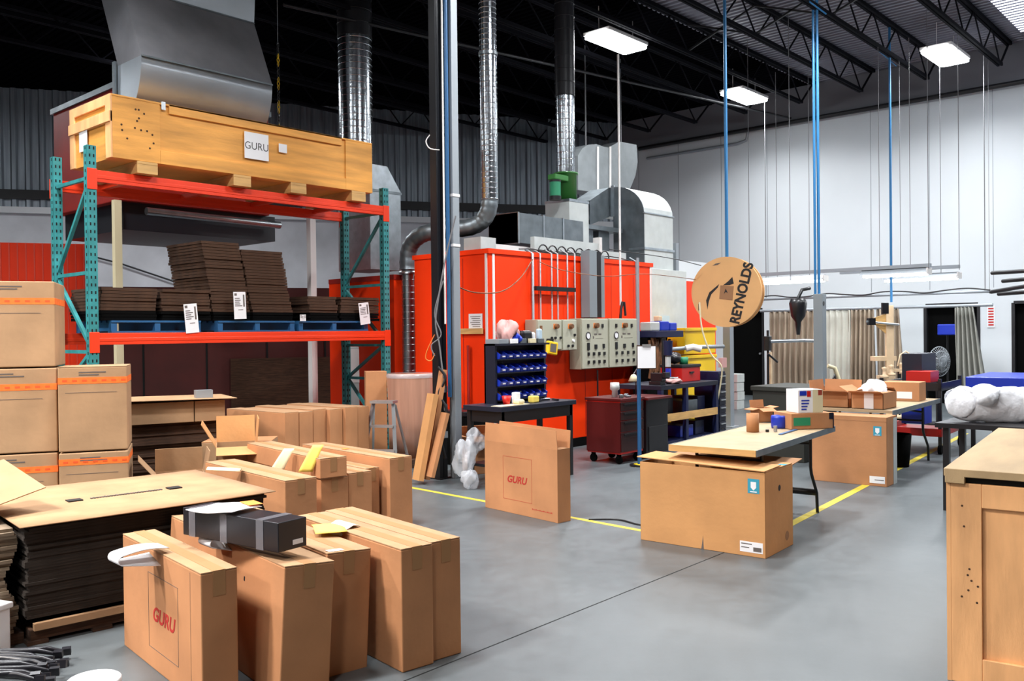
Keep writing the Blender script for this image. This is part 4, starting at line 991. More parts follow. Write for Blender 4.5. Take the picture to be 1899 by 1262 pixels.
# ================================================================ WORK BENCHES IN FRONT OF THE BOOTH
def small(name, label, cat, mb, mt, loc, rz=0, group=None, bevel=0, **k):
    o = mb.build(name, mt, loc=loc, rz=rz, bevel=bevel, **k); return tag(o, label, cat, group)
BZ = .84
t = thing('workbench', 'black steel workbench carrying the blue bin rack', 'workbench', (6.60, 6.10, 0))
MB().box(0, 0, BZ - .05, 1.24, .55, BZ).build('worktop', 'navy', t, bevel=.004)
MB().box(.04, .03, BZ - .17, 1.20, .52, BZ - .05).build('apron', 'black_metal', t)
for x in (.03, 1.16):
    for y in (.03, .47): MB().box(x, y, 0, x + .05, y + .05, BZ - .05).build('leg', 'black_metal', t)
MB().box(.05, .05, .2, 1.19, .5, .23).build('shelf', 'black_metal', t)
b = MB().box(.0, .0, .0, .5, .35, .16); small('blue_crate', 'blue plastic bin on the lower shelf of the black workbench', 'bin', b, 'blue_bin', (7.25, 6.25, .23), bevel=.01)
small('white_bag', 'white plastic bag beside the blue bin under the black workbench', 'bag', (lambda q: (blob(q, (0, 0, .1), .11, 2), q)[1])(MB()), 'plastic_wrap', (7.05, 6.45, .235))
# bin rack
rk2 = thing('bin_rack', 'black louvred rack full of small blue bins standing on the black workbench', 'bin rack', (6.88, 6.38, BZ))
RWb, RHb = .84, .64
MB().box(0, .06, 0, .03, .22, RHb).box(RWb - .03, .06, 0, RWb, .22, RHb).box(0, .20, 0, RWb, .22, RHb).box(0, 0, RHb - .02, RWb, .22, RHb).build('frame', 'navy', rk2)
binm = MB(); bw = .110
binm.prism([(0, 0), (.17, 0), (.17, .085), (.05, .085), (-.02, .05)], 'x', 0, .004, 0).prism([(0, 0), (.17, 0), (.17, .085), (.05, .085), (-.02, .05)], 'x', bw - .008, bw - .004, 0)
binm.box(0, 0, 0, bw - .004, .17, .004).quad((0, 0, 0), (bw - .004, 0, 0), (bw - .004, -.02, .05), (0, -.02, .05)).box(0, .166, 0, bw - .004, .17, .085)
binm.box(bw * .32, -.024, .022, bw * .66, -.010, .034, 1)
bme = binm.mesh('small_bin', ['blue_bin', 'white_trim'])
nn = 0
for r_ in range(4):
    MB().box(.03, .02, .03 + r_ * .145, RWb - .03, .20, .04 + r_ * .145).build('shelf', 'navy', rk2)
    for c_i in range(7):
        o = bpy.data.objects.new('small_bin', bme); C.objects.link(o); o.location = (6.88 + .033 + c_i * .112, 6.38 + .03, BZ + .041 + r_ * .145)
        tag(o, 'small open blue plastic bin with a pale label in the black bin rack', 'bin', 'small blue bins in the bin rack')
        if (r_ * 7 + c_i) % 3 == 0:
            q = MB(); blob(q, (bw / 2, .09, .05), .04, r_ * 7 + c_i, n=6); s = small('bin_contents', 'loose small hardware heaped in a small blue bin', 'hardware', q, 'galv_dull' if c_i % 2 else 'rust', tuple(o.location), group='loose hardware in the blue bins')
def B(x, y, z, dx, dy, dz): return MB().box(-dx / 2, -dy / 2, 0, dx / 2, dy / 2, dz)
def bxo(name, label, cat, x, y, z, d, mt, rz=0, bevel=.003): return small(name, label, cat, B(0, 0, 0, *d), mt, (x, y, z), rz, bevel=bevel)
TZ = BZ + RHb
bxo('grey_tray', 'flat grey tray at the left on top of the blue bin rack', 'tray', 7.0, 6.52, TZ, (.16, .2, .05), 'steel_grey')
small('plastic_bag', 'crumpled white and red plastic bag on top of the blue bin rack', 'bag', (lambda q: (blob(q, (0, 0, .12), .12, 11, amp=.3), q)[1])(MB()), 'pink', (7.17, 6.52, TZ))
small('blue_rag', 'blue rag lying in front of the plastic bag on the bin rack', 'rag', (lambda q: (blob(q, (0, 0, .04), .06, 4), q)[1])(MB()), 'blue_bin', (7.22, 6.44, TZ + .01))
bxo('black_box', 'black rounded box on top of the bin rack beside the bag', 'box', 7.42, 6.52, TZ, (.17, .16, .14), 'plastic_black', bevel=.03)
bxo('white_bottle', 'small white bottle on the bin rack', 'bottle', 7.56, 6.5, TZ, (.06, .06, .12), 'paper', bevel=.02)
bxo('blue_bottle', 'small light blue bottle at the right end of the bin rack', 'bottle', 7.68, 6.5, TZ, (.06, .06, .16), 'window_blue', bevel=.02)
for i, x in enumerate((7.14, 7.28, 7.44, 7.58)): bxo('small_box', ['leftmost', 'second', 'third', 'rightmost'][i] + ' of four little pale boxes along the front of the bin rack top', 'box', x, 6.40, TZ, (.10, .035, .05), ['paper', 'galv_dull', 'cream', 'galv_dull'][i])
# things on the worktop
TB = BZ + .001
bxo('white_sheet', 'white paper sheet lying on the left part of the black workbench', 'paper', 6.85, 6.2, TB, (.45, .14, .004), 'paper_cream', bevel=0)
small('red_cup', 'small red cup on the black workbench', 'cup', MB().lathe([(0, 0), (.035, 0), (.05, .09), (.045, .09), (.03, .01)], n=16), 'red_paint', (6.90, 6.3, TB))
bxo('tape_roll', 'cream roll of tape beside the red cup', 'tape', 6.98, 6.2, TB + .004, (.1, .1, .05), 'cream', bevel=.02)
bxo('white_jar', 'white jar behind the tape roll on the black workbench', 'jar', 7.05, 6.3, TB, (.07, .07, .12), 'paper', bevel=.01)
bxo('yellow_tub', 'small pale yellow tub on the black workbench', 'tub', 7.28, 6.25, TB, (.10, .08, .07), 'paper_yellow', bevel=.01)
for i, (x, y, rz_) in enumerate(((7.42, 6.25, .3), (7.5, 6.3, -.5), (7.6, 6.2, 1.0))):
    small('hand_tool', ['dark pliers lying left on the workbench end', 'dark screwdriver lying in the middle of the workbench end', 'dark wrench lying at the right of the workbench end'][i], 'tool', MB().bar((-.08, 0, .012), (.08, .01, .012), .02), 'plastic_black', (x, y, TB), rz_)
bxo('notepad', 'white notepad at the right end of the black workbench', 'notepad', 7.62, 6.45, TB, (.22, .15, .012), 'paper', .2)
q = ony(1026, 645, 7.25)
t = thing('multimeter', 'yellow handheld meter hanging under the left beige control boxes', 'meter', q, rot=(0, math.radians(8), 0))
MB().box(-.10, 0, -.085, .10, .05, .085).build('case', 'yellow_plastic', t, bevel=.015); MB().box(-.06, -.004, -.05, .06, 0, .055).build('display', 'ink_grey', t); MB().box(-.02, .02, .08, .02, .115, .12).build('strap', 'black_metal', t)
# red tool cabinet
t = thing('tool_cabinet', 'dark red steel tool cabinet on casters right of the black workbench', 'tool cabinet', (8.73, 6.13, 0))
CWd, CDp, CH = .48, .50, .79
MB().box(0, 0, .12, CWd, CDp, CH - .02).build('body', 'red_paint', t, bevel=.006); MB().box(-.02, -.02, CH - .03, CWd + .02, CDp + .02, CH).build('top', 'red_dark', t, bevel=.004)
MB().box(-.012, -.0, .14, -.0, CDp, CH - .05).build('side_panel', 'red_dark', t)
for k, (za, zc) in enumerate(((.15, .38), (.39, .52), (.53, .63), (.64, .74))):
    d = MB().box(.0, -.012, za, CWd, 0, zc).build('drawer', 'drawer_dark', t, bevel=.003); MB().box(.05, -.03, zc - .03, CWd - .05, -.012, zc - .015).build('handle', 'black_metal', d)
for x in (.05, CWd - .05):
    for y in (.06, CDp - .06): MB().cyl((x - .012, y, .05), (x + .012, y, .05), .05, 14).box(x - .02, y - .02, .06, x + .02, y + .02, .12).build('caster', 'black_matt', t)
t = thing('side_cabinet', 'low black cabinet with a dark red tray top between tool cabinet and shelf bench', 'cabinet', (9.30, 6.14, 0)); MB().box(0, 0, .06, .50, .42, .74).build('body', 'black_metal', t, bevel=.005); MB().box(-.03, -.05, .74, .53, .44, .77).build('tray', 'red_dark', t, bevel=.004); MB().box(.05, -.012, .1, .45, 0, .4).build('door', 'black_paint', t)
small('glass_jar', 'clear jar with white stuff on the red tool cabinet', 'jar', MB().lathe([(0, 0), (.04, 0), (.035, .08), (.06, .1), (.055, .18), (0, .18)], n=16), 'galv_white', (8.93, 6.35, CH))
for i, (x, y) in enumerate(((9.0, 6.2), (9.1, 6.3), (8.85, 6.2))): small('metal_part', ['round', 'square', 'small'][i] + ' grey metal part lying on the red tool cabinet', 'metal part', B(0, 0, 0, .07, .05, .025 + .01 * i), 'galv_dull', (x, y, CH), .4 * i, bevel=.008)
# blue-black bench with vise and lower shelf
t = thing('shelf_bench', 'blue and black steel bench with a wooden lower shelf edge', 'workbench', (9.9, 6.30, 0))
SBL, SBD, SBH = 1.5, .75, .88
MB().box(0, 0, SBH - .06, SBL, SBD, SBH).build('worktop', 'navy', t, bevel=.004)
for x in (0, .62, SBL - .06):
    for y in (0, SBD - .06): MB().box(x, y, 0, x + .06, y + .06, SBH - .06).build('leg', 'blue_dark', t)
MB().box(.03, .03, .42, SBL - .03, SBD, .45).build('shelf', 'navy', t); MB().box(.06, -.012, .40, SBL - .04, .0, .50).build('shelf_edge', 'wood', t); MB().box(-.012, .06, .40, 0, SBD - .06, .50).build('shelf_edge', 'wood', t)
MB().box(.03, .03, .10, SBL - .03, SBD, .13).build('shelf', 'blue_dark', t)
for i, (x, z_, c3, d_) in enumerate(((.2, .13, 'blue_dark', (.3, .4, .2)), (.85, .13, 'blue_bin', (.35, .4, .16)), (1.2, .13, 'blue_dark', (.25, .4, .2)), (.3, .45, 'black_metal', (.4, .4, .25)), (.95, .45, 'galv_dull', (.4, .4, .18)), (1.25, .45, 'blue_dark', (.2, .4, .22)))):
    small('parts_bin', ['dark blue bin low at the left', 'bright blue bin low in the middle', 'dark blue bin low at the right', 'black tool case at mid height, left', 'grey metal case at mid height, middle', 'dark blue case at mid height, right'][i] + ' in the shelf bench', 'bin', B(0, 0, 0, *d_), c3, (9.9 + x, 6.3 + .33, z_), bevel=.01)
t = thing('bench_vise', 'dark heavy vise on the shelf bench', 'vise', (10.05, 6.45, SBH)); 
MB().box(-.06, -.08, 0, .06, .1, .05).box(-.05, -.1, .05, .05, .08, .16).box(-.06, -.16, .1, .06, -.11, .17).cyl((0, -.25, .1), (0, 0, .1), .015).build('body', 'black_metal', t, bevel=.005); MB().cyl((-.1, -.25, .1), (.1, -.25, .1), .008).build('handle', 'aluminium', t)
small('pink_cloth', 'crumpled pinkish cloth on the shelf bench', 'cloth', (lambda q: (blob(q, (0, 0, .03), .10, 9, sc=(1.4, 1, .4)), q)[1])(MB()), 'pink', (10.35, 6.4, SBH + .01))
t = thing('drawer_tower', 'blue parts drawer tower with silver handles beside the yellow crates', 'drawer tower', (11.50, 6.35, 0))
MB().box(0, 0, 0, .20, .4, 1.0).build('body', 'blue_dark', t, bevel=.005)
for k in range(8):
    d = MB().box(.01, -.012, .06 + k * .115, .19, 0, .165 + k * .115).build('drawer', 'navy', t); MB().box(.03, -.03, .12 + k * .115, .17, -.012, .135 + k * .115).build('handle', 'aluminium', d)
t = thing('red_toolbox', 'bright red toolbox on the shelf bench', 'toolbox', (10.75, 6.5, SBH)); MB().box(0, 0, 0, .5, .35, .20).build('body', 'red_paint', t, bevel=.008); MB().box(-.01, -.01, .2, .51, .36, .24).build('lid', 'black_metal', t, bevel=.006); MB().box(.2, -.02, .12, .3, 0, .14).build('handle', 'black_metal', t)
small('green_pot', 'small green pot on the red toolbox', 'pot', MB().lathe([(0, 0), (.06, 0), (.065, .10), (.055, .10), (.05, .02)], n=16), 'glove_green', (11.05, 6.65, SBH + .24))
small('dark_helmet', 'round dark bundle on the red toolbox beside the green pot', 'bundle', (lambda q: (blob(q, (0, 0, .08), .10, 21, sc=(1.2, 1, .8), amp=.1), q)[1])(MB()), 'plastic_black', (10.87, 6.7, SBH + .25))
# rust-coloured machine and blue bits between cabinet and bench
t = thing('rusty_machine', 'brown rusty machine bundle with coiled hoses behind the clipboard', 'machine', (11.3, 7.3, 0))
MB().box(-.28, -.05, .0, .28, .2, 1.50).build('column', 'black_matt', t)
b = MB()
for k in range(12):
    x = -.25 + .045 * k; zz = 1.5 + .06 * math.sin(k * 2.3); b.tube([(x, -.07 - .02 * (k % 3), zz - .04), (x + .03 * math.sin(k), -.12, 1.2 + .05 * (k % 4)), (x - .02, -.08, .9 + .05 * (k % 3))], .022, 7)
b.build('hoses', 'rust', t)
MB().box(-.25, -.2, 1.5, .5, .2, 1.6).build('blue_tray', 'blue_dark', t, bevel=.01)
t = thing('drill_motor', 'blue bench drill with a white guard right of the clipboard', 'drill press', (10.55, 6.62, SBH))
MB().box(-.09, -.1, 0, .09, .12, .03).cyl((0, .05, .03), (0, .05, .62), .025).build('stand', 'black_metal', t); MB().cyl((0, -.02, .38), (0, -.02, .58), .06, r2=.07).build('head', 'blue_dark', t); MB().cyl((0, -.02, .22), (0, -.02, .36), .04).build('guard', 'galv_white', t); MB().box(-.03, -.05, .05, .03, .0, .2).build('motor', 'blue_bin', t)
for i, (x, z_, d_, c3) in enumerate(((-.12, 1.6, (.24, .2, .13), 'galv_white'), (.14, 1.6, (.24, .2, .14), 'blue_bin'), (.38, 1.6, (.2, .2, .12), 'blue_bin'), (.1, 1.742, (.10, .1, .08), 'wood_pale'))):
    small('upper_box', ['white box at the left of the brown machine top tray', 'blue box in the middle of the brown machine top tray', 'blue box at the right of the brown machine top tray', 'small tan box topmost on the brown machine'][i], 'box', B(0, 0, 0, *d_), c3, (11.3 + x, 7.3, z_), bevel=.015)
# white swing arm + clamp
tag(MB().tube([ats(1232, 648, 13.2), ats(1262, 646, 13.2), ats(1290, 643, 13.2), ats(1342, 642, 13.4)], .03).build('swing_arm', 'steel_grey'), 'grey steel arm reaching from the drill to the pale post', 'arm')
MB().tube([ats(1272, 646, 13.15), ats(1285, 643, 13.15), ats(1300, 647, 13.15)], .05).build('cuff', 'white_trim', bpy.data.objects['swing_arm'])
# clipboard hanging on a blue pole
q = ats(1184, 640, 10.5)
t = thing('pole', 'thin blue-grey pole carrying the clipboard in front of the beige control panels', 'pole', (q.x, q.y, 0)); MB().cyl((0, 0, 0), (0, 0, ats(1184, 478, 10.5).z), .018).build('shaft', 'steel_grey', t); MB().cyl((0, 0, 0), (0, 0, 1.3), .024).build('lower_shaft', 'blue_pipe', t); MB().cyl((0, 0, 0), (0, 0, .02), .12).build('foot', 'black_metal', t)
q = ats(1199, 660, 10.4); t = thing('clipboard', 'white sheet on a clipboard hanging beside the blue-grey pole', 'clipboard', q, -HP + TH)
t.rotation_euler = (0, 0, -(HP - TH)); MB().box(-.115, 0, -.15, .115, .006, .13).build('board', 'card_dark', t); MB().box(-.105, -.004, -.14, .105, 0, .115).build('sheet', 'paper', t); MB().box(-.05, -.014, .11, .05, 0, .14).build('clip', 'aluminium', t)
q = ats(1175, 702, 11.3); t = thing('desk_lamp', 'small cream lamp shade on an arm left of the pole', 'lamp', (q.x, q.y, q.z)); MB().lathe([(.01, .06), (.03, .05), (.07, -.03), (.066, -.03), (.02, .045)], n=18).build('shade', 'cream', t); MB().tube([(0, 0, .06), (.1, .02, .12), (.2, .1, .05), (.22, .12, .02 - q.z)], .008, 6).build('arm', 'black_metal', t)
# yellow crates
for i, (z_, h_) in enumerate(((.0, .42), (.43, .40), (.84, .38), (1.23, .42))):
    t = thing('yellow_crate', ['lowest', 'second lowest', 'third', 'topmost'][i] + ' yellow plastic crate of the stack behind the red toolbox', 'crate', (12.0, 7.2, z_)); MB().box(0, 0, 0, .95, .45, h_ - .05).build('body', 'yellow_plastic', t, bevel=.01); MB().box(-.02, -.02, h_ - .06, .97, .47, h_ - .01).build('rim', 'yellow_plastic', t, bevel=.006)
# coiled hose on drawers side
cable('white hose coiled down from the cardboard disc to the drawer tower', [ats(1297, 560, 12.6), ats(1302, 610, 12.6), ats(1318, 655, 12.6), ats(1338, 680, 12.6), ats(1335, 720, 12.7), ats(1326, 770, 12.8), ats(1340, 795, 12.9)], .012, 'cream', 'hose', 'hose')
q = ats(1340, 672, 12.9); tag(MB().box(-.07, -.03, -.07, .07, .03, .07).build('wall_socket', 'pink', loc=q), 'small pinkish socket box on the pale post', 'socket')
# posts carrying hoses
def grey_post(label, px, pb, pt, s, w_, mt):
    q = ats(px, pb, s); zt = ats(px, pt, s).z; t = thing('steel_post', label, 'post', (q.x, q.y, 0)); MB().box(-w_ / 2, -w_ / 2, 0, w_ / 2, w_ / 2, zt).build('shaft', mt, t, bevel=.005); MB().box(-w_, -w_, 0, w_, w_, .012).build('base_plate', mt, t); return t
grey_post('pale grey post standing under the round cardboard disc', 1352, 790, 560, 14.7, .13, 'steel_grey')
gp = grey_post('dark grey post with the blue hoses, in the middle of the curtains', 1522, 795, 545, 14.0, .15, 'post_grey')
MB().cyl((-.03, -.08, 2.0), (-.03, -.06, 2.0), .035).build('bolt', 'black_metal', gp)
# blue hoses from the ceiling
def hose(label, x0, y0, x1, y1, s, r=.022, drop=True):
    b_ = ats(x1, y1, s); tag(MB().tube([(b_.x, b_.y, b_.z), (b_.x, b_.y, 7.24)], r, 10).build('air_hose', 'blue_hose'), label, 'hose')
hose('blue air hose hanging straight down to the round cardboard disc', 0, 0, 1348, 480, 13.4, .025)
hose('blue air hose on the left of the pair above the dark grey post', 0, 0, 1512, 545, 14.0, .02)
hose('blue air hose on the right of the pair above the dark grey post', 0, 0, 1519, 545, 14.0, .022)
hose('thin blue hose hanging in front of the white wall, right of the pair', 0, 0, 1653, 560, 16.5, .022)
tag(MB().tube([ats(1590, 60, 16.2), ats(1662, 122, 17.0)], .012).build('ceiling_line', 'blue_hose'), 'short blue line tied under the roof deck, right of the hoses', 'line')
tag(MB().tube([ats(1497, 0, 13.6), ats(1532, 26, 13.8)], .012).build('ceiling_line', 'blue_hose'), 'short blue line at the top edge, above the hose pair', 'line')
# wires holding the tube lights
for i, (px, y1, s) in enumerate(((1466, 520, 15.5), (1390, 520, 17.3), (1722, 497, 15.1), (1779, 500, 15.6), (1835, 545, 17.0))):
    b_ = ats(px, y1, s); tag(MB().tube([(b_.x, b_.y, b_.z), (b_.x, b_.y, 7.24)], .006 if i < 4 else .004, 6).build('hanging_wire', 'cable_grey'), ['thin wire left of the hose pair, carrying a tube lamp', 'thin wire at the left end of the tube lamps', 'grey wire at the right end of the near tube lamp', 'grey wire at the right end of the far tube lamp', 'thin wire at the right end of the curtain rail'][i], 'wire')
# cardboard disc
q = ats(1347, 541, 13.3)
dd = (Vector((0, 0, EYE)) - q); dd.z = 0; an = math.atan2(dd.y, dd.x) + HP
t = thing('cable_reel', 'round tan cardboard reel with black lettering, hung from the blue hose', 'reel', q, rot=(0, 0, an - math.radians(14)))
r_ = 65 * 13.3 / F_
b = MB(); pts = [(r_ * math.cos(a), r_ * math.sin(a)) for a in [i * PI / 24 for i in range(48)]]
b.prism(pts, 'y', -.03, .03, smooth=False); b.build('front_disc', 'reel_tan', t, bevel=.004)
MB().cyl((0, .03, 0), (0, .16, 0), r_ * .78, 32).build('core', 'card', t); MB().prism(pts, 'y', .16, .20).build('rear_disc', 'reel_tan', t)
text('REYNOLDS', 'lettering', .20, 'ink_black', t, (.24, -.032, -.03), (HP, math.radians(-76), 0), bold=.008, sx=.92)
MB().prism([(-.10, -.10), (.10, -.13), (.12, .08), (-.08, .10)], 'y', -.034, -.03).build('patch', 'card_in', t)
MB().prism([(-.04, .10), (.04, .16), (.10, .22), (.12, .12), (.06, .10)], 'y', -.034, -.03).prism([(-.28, -.26), (-.30, -.12), (-.25, .0), (-.10, .12), (-.12, .07), (-.22, -.03), (-.26, -.14)], 'y', -.034, -.03).build('bird_mark', 'ink_black', t)
MB().prism([(-.03, -.03), (.0, .05), (.03, -.02), (.0, .0)], 'y', -.037, -.034).build('small_mark', 'ink_black', t)
MB().prism([(-.20, .40), (-.15, .43), (-.07, .44), (-.12, .41)], 'y', -.034, -.03).build('edge_mark', 'ink_grey', t)
MB().box(-.42, -.034, -.27, -.39, -.03, -.17).build('slot', 'ink_black', t)
# ================================================================ FOLDING TABLE AND BIG BOXES
a = Vector((5.86, 2.94)); L, an = 1.90, math.radians(6)
t = thing('folding_table', 'folding table with a worn pale top and black legs, nearest the middle of the floor', 'table', (a.x, a.y, 0), an)
MB().box(0, 0, .705, L, .68, .735).build('tabletop', 'tabletop', t, bevel=.004)
MB().box(-.006, -.008, .69, L + .006, .0, .737).box(-.006, .68, .69, L + .006, .688, .737).box(L, 0, .69, L + .008, .68, .737).build('edge_trim', 'galv_dull', t); MB().box(-.012, 0, .69, 0, .68, .737).build('end_trim', 'wood', t)
for x in (.32, L - .42):
    for y in (.08, .60):
        MB().tube([(x, y, .69), (x, y, .42), (x + .02, y, .36), (x + .16, y, .18), (x + .18, y, 0)] if x > 1 else [(x, y, .69), (x, y, .0)], .014, 8).build('leg', 'black_metal', t)
    MB().cyl((x, .08, .62), (x, .60, .62), .01).build('crossbar', 'black_metal', t)
MB().cyl((L - .26, .08, .18), (L - .26, .60, .18), .03).build('foot_bar', 'black_metal', t)
def big_carton(label, p1, p2, depth, h, topflap=True, m='card2', closed=False):
    L, a = rect(p1, p2); t = thing('shipping_carton', label, 'cardboard box', (p1[0], p1[1], 0), a); th = .006
    # local y<0 is the body (edge p1->p2 is the front face)
    b = MB(); b.box(0, -th, 0, L, 0, h).box(0, -depth, 0, L, -depth + th, h).box(0, -depth, 0, th, 0, h).box(L - th, -depth, 0, L, 0, h).box(0, -depth, 0, L, 0, th)
    b.build('body', m, t, bevel=.003); return t, L
t, L = big_carton('large box with blue stamp and loose lid flaps under the nearer folding table', (5.757, 2.824), (5.691, 3.819), .52, .60)
# face towards -X is local y=0; near corner at local x=0

MB().box(0, 0, 0, L + .02, .30, .006).build('flap', 'card2', t, loc=(-.0, -.29, .615), rot=(math.radians(-1.5), math.radians(-1.5), 0))
MB().box(0, 0, 0, .26, .5, .006).build('flap', 'card2', t, loc=(.0, -.51, .602), rot=(0, math.radians(-1), 0))
MB().box(0, -.20, 0, L, 0, .006).build('flap', 'card_in', t, loc=(0, -.52, .59), rot=(math.radians(-6), 0, 0))
def stamp(t, x, y, z, s=.085, flip=1):
    q = MB().box(x - s / 2, y, z - s * .6, x + s / 2, y + .0015 * flip, z + s * .6).build('blue_stamp', 'teal_ink', t)
    MB().prism([(x - .02, z - .01), (x, z - .03), (x + .02, z - .01), (x + .02, z + .03), (x - .02, z + .03)], 'y', y + .0015 * flip, y + .0025 * flip).build('shield_mark', 'paper', q); MB().box(x - .025, y + .0015 * flip, z - .043, x + .025, y + .0025 * flip, z - .036).build('mark_line', 'paper', q)
stamp(t, .085, 0, .50)
q = MB().box(.02, 0, .03, .19, .0015, .105).build('shipping_label', 'paper', t); b = MB(); b.box(.10, .0015, .085, .18, .0022, .092).box(.03, .0015, .04, .09, .0022, .07).box(.12, .0015, .06, .18, .0022, .066); b.build('print', 'ink_grey', q)
MB().cyl((-.001, -.26, .46), (.003, -.26, .46), .022).build('hand_hole', 'ink_black', t); MB().cyl((-.001, -.40, .09), (.003, -.40, .09), .035).build('scuff_ring', 'card_in', t)
MB().box(.0, -.42, .605, .12, -.36, .609).build('blue_print', 'teal_ink', t)
MB().prism([(.47, .0), (.475, .1), (.482, .05), (.49, .0)], 'y', 0, .0012).build('tear', 'ink_grey', t)
t, L = big_carton('large cardboard box with a blue stamp standing at the end of the folding table', (9.133, 3.165), (9.091, 3.93), .34, .70, m='card')
hb = .70; MB().box(0, -.34, hb - .005, L, 0, hb).build('flap', 'card', t); stamp(t, .09, 0, .56, .08)
q = MB().box(.02, 0, .03, .17, .0015, .10).build('shipping_label', 'paper', t); MB().box(.03, .0015, .06, .12, .0022, .068).build('print', 'ink_grey', q)
MB().box(.0, 0, .655, L, .0012, .657).build('crease', 'card_in', t)
MB().box(-.004, -.34, 0, 0, -.22, .68).build('side_panel', 'galv_white', t)
# things on the first table
def ont(px, py, z=.737): return onz(px, py, z)
q = ont(1396, 800); small('cardboard_tube', 'short brown cardboard cylinder standing on the folding table', 'tube', MB().lathe([(0, 0), (.052, 0), (.052, .155), (.047, .155), (.047, .01)], n=24), 'card', (q.x, q.y, .737))
q = ont(1408, 783); open_box('small_carton', 'small open cardboard box behind the brown cylinder', (q.x, q.y, .737), (.15, .14, .13), -.5, 'card', fa=(200, 100, 190, 170), fl=.07)
q = ont(1445, 793); t = thing('blue_tape', 'shiny blue roll of tape on the folding table', 'tape', (q.x, q.y, .737)); MB().lathe([(.03, 0), (.065, 0), (.07, .02), (.07, .09), (.065, .11), (.03, .11), (.03, 0)], n=24).build('roll', 'blue_bin', t)
q = ont(1438, 800); small('silver_can', 'tiny silver can in front of the blue tape', 'can', MB().cyl((0, 0, 0), (0, 0, .05), .015), 'aluminium', (q.x, q.y, .737))
q = ont(1430, 800); small('black_cap', 'tiny black cap beside the silver can', 'cap', MB().cyl((0, 0, 0), (0, 0, .02), .015), 'black_metal', (q.x - .03, q.y + .02, .737))  # a small black cap set next to the can
q = ont(1466, 797); t = thing('flat_carton_box', 'flat cardboard box with a green label under the white box', 'cardboard box', (q.x + .02, q.y - .0, .739), -.62)
MB().box(0, 0, 0, .40, .30, .135).build('body', 'card', t, bevel=.003); MB().box(.02, -.002, .03, .18, 0, .10).build('green_label', 'glove_green', t); MB().box(.395, -.003, 0, .405, .30, .13).box(.36, -.003, .08, .40, 0, .135).build('dark_end', 'navy', t)
t = thing('white_box', 'white box with blue and red printing on top of the flat cardboard box', 'box', (q.x + .09, q.y - .03, .876), -.62)
MB().box(0, 0, 0, .235, .2, .20).build('body', 'paper', t, bevel=.003); MB().box(.015, -.002, .15, .08, 0, .19).build('blue_logo', 'blue_bin', t); MB().box(.085, -.002, .14, .12, 0, .19).box(.19, -.002, .15, .23, 0, .195).build('red_logo', 'red_paint', t)

b = MB(); lines_on(b, .03, .02, .115, .12, 4, 0, -.001); b.build('blue_print', 'blue_bin', t); b = MB(); b.box(.14, -.002, .0, .235, -.0005, .2); b.build('side_tint', 'cream', t)
small('steel_rule', 'blue steel strip lying along the front table edge', 'strip', MB().box(0, 0, 0, .42, .03, .006), 'blue_pipe', (ont(1450, 806).x, ont(1450, 806).y, .738), .12)
# second folding table and boxes
a = onz(1650, 770, .735); c2 = onz(1722, 745, .735); 
t = thing('folding_table', 'far folding table holding the opened cartons, behind the second large box', 'table', (9.55, 3.25, 0), math.radians(3))
MB().box(0, 0, .705, 1.95, .76, .735).build('tabletop', 'tabletop', t); MB().box(-.006, -.008, .685, 1.956, 0, .737).build('edge_trim', 'galv_dull', t)
for y in (.08, .68):
    MB().tube([(1.5, y, .69), (1.5, y, .42), (1.52, y, .36), (1.72, y, .18), (1.74, y, 0)], .015, 8).build('leg', 'black_metal', t); MB().tube([(.4, y, .69), (.4, y, 0)], .014, 8).build('leg', 'black_metal', t)
MB().cyl((1.5, .08, .6), (1.1, .4, .69), .012).cyl((1.5, .08, .5), (1.5, .68, .5), .012).build('brace', 'black_metal', t)
open_box('opened_carton', 'opened carton stuffed with silvery bubble bags on the far folding table', (9.6, 3.36, .737), (.40, .34, .17), 0, 'card', fl=.10, fa=(10, 20, 165, 30))
open_box('opened_carton', 'left opened carton lying against the silvery one on the far folding table', (9.62, 3.74, .737), (.38, .42, .17), .0, 'card', fl=.12, fa=(30, 100, 170, 100))
small('bubble_bags', 'silvery white bubble bags sticking out of the opened carton', 'bubble bags', (lambda q: (blob(q, (0, 0, .0), .15, 13, sc=(1, .9, .7), amp=.25), q)[1])(MB()), 'bubble', (9.80, 3.53, .92))
q = MB().box(0, 0, 0, .003, .10, .17); small('white_label', 'white label on the front of the opened carton with bubble bags', 'label', q, 'paper', (9.594, 3.46, .74))
t = thing('closed_carton', 'small cardboard carton with a white label at the far end of the far folding table', 'cardboard box', (10.9, 3.4, .737), .1); MB().box(0, 0, 0, .35, .42, .22).build('body', 'card', t, bevel=.003); MB().box(-.002, .08, .03, 0, .25, .11).build('label', 'paper', t)
# olive chest and small stack near door
q = onz(1452, 790, 0); t = thing('olive_chest', 'dark olive chest standing between the tables and the curtains', 'chest', (10.55, 4.75, 0), -.1)
MB().box(-.35, -.3, 0, .45, .4, .86).build('body', 'olive', t, bevel=.01); MB().box(-.37, -.32, .84, .47, .42, .90).build('lid', 'olive', t, bevel=.01)
for k in range(4):
    q = ats(1361, 732, 18); small('paper_ream', ['lowest white box of the small pile beside the left black door', 'second white box of the small pile beside the left black door', 'third white box of the small pile beside the left black door', 'top white box of the small pile beside the left black door'][k], 'box', B(0, 0, 0, .3, .3, .17), 'galv_white', (q.x + .02 * (k % 2), q.y, .18 * k), bevel=.006)
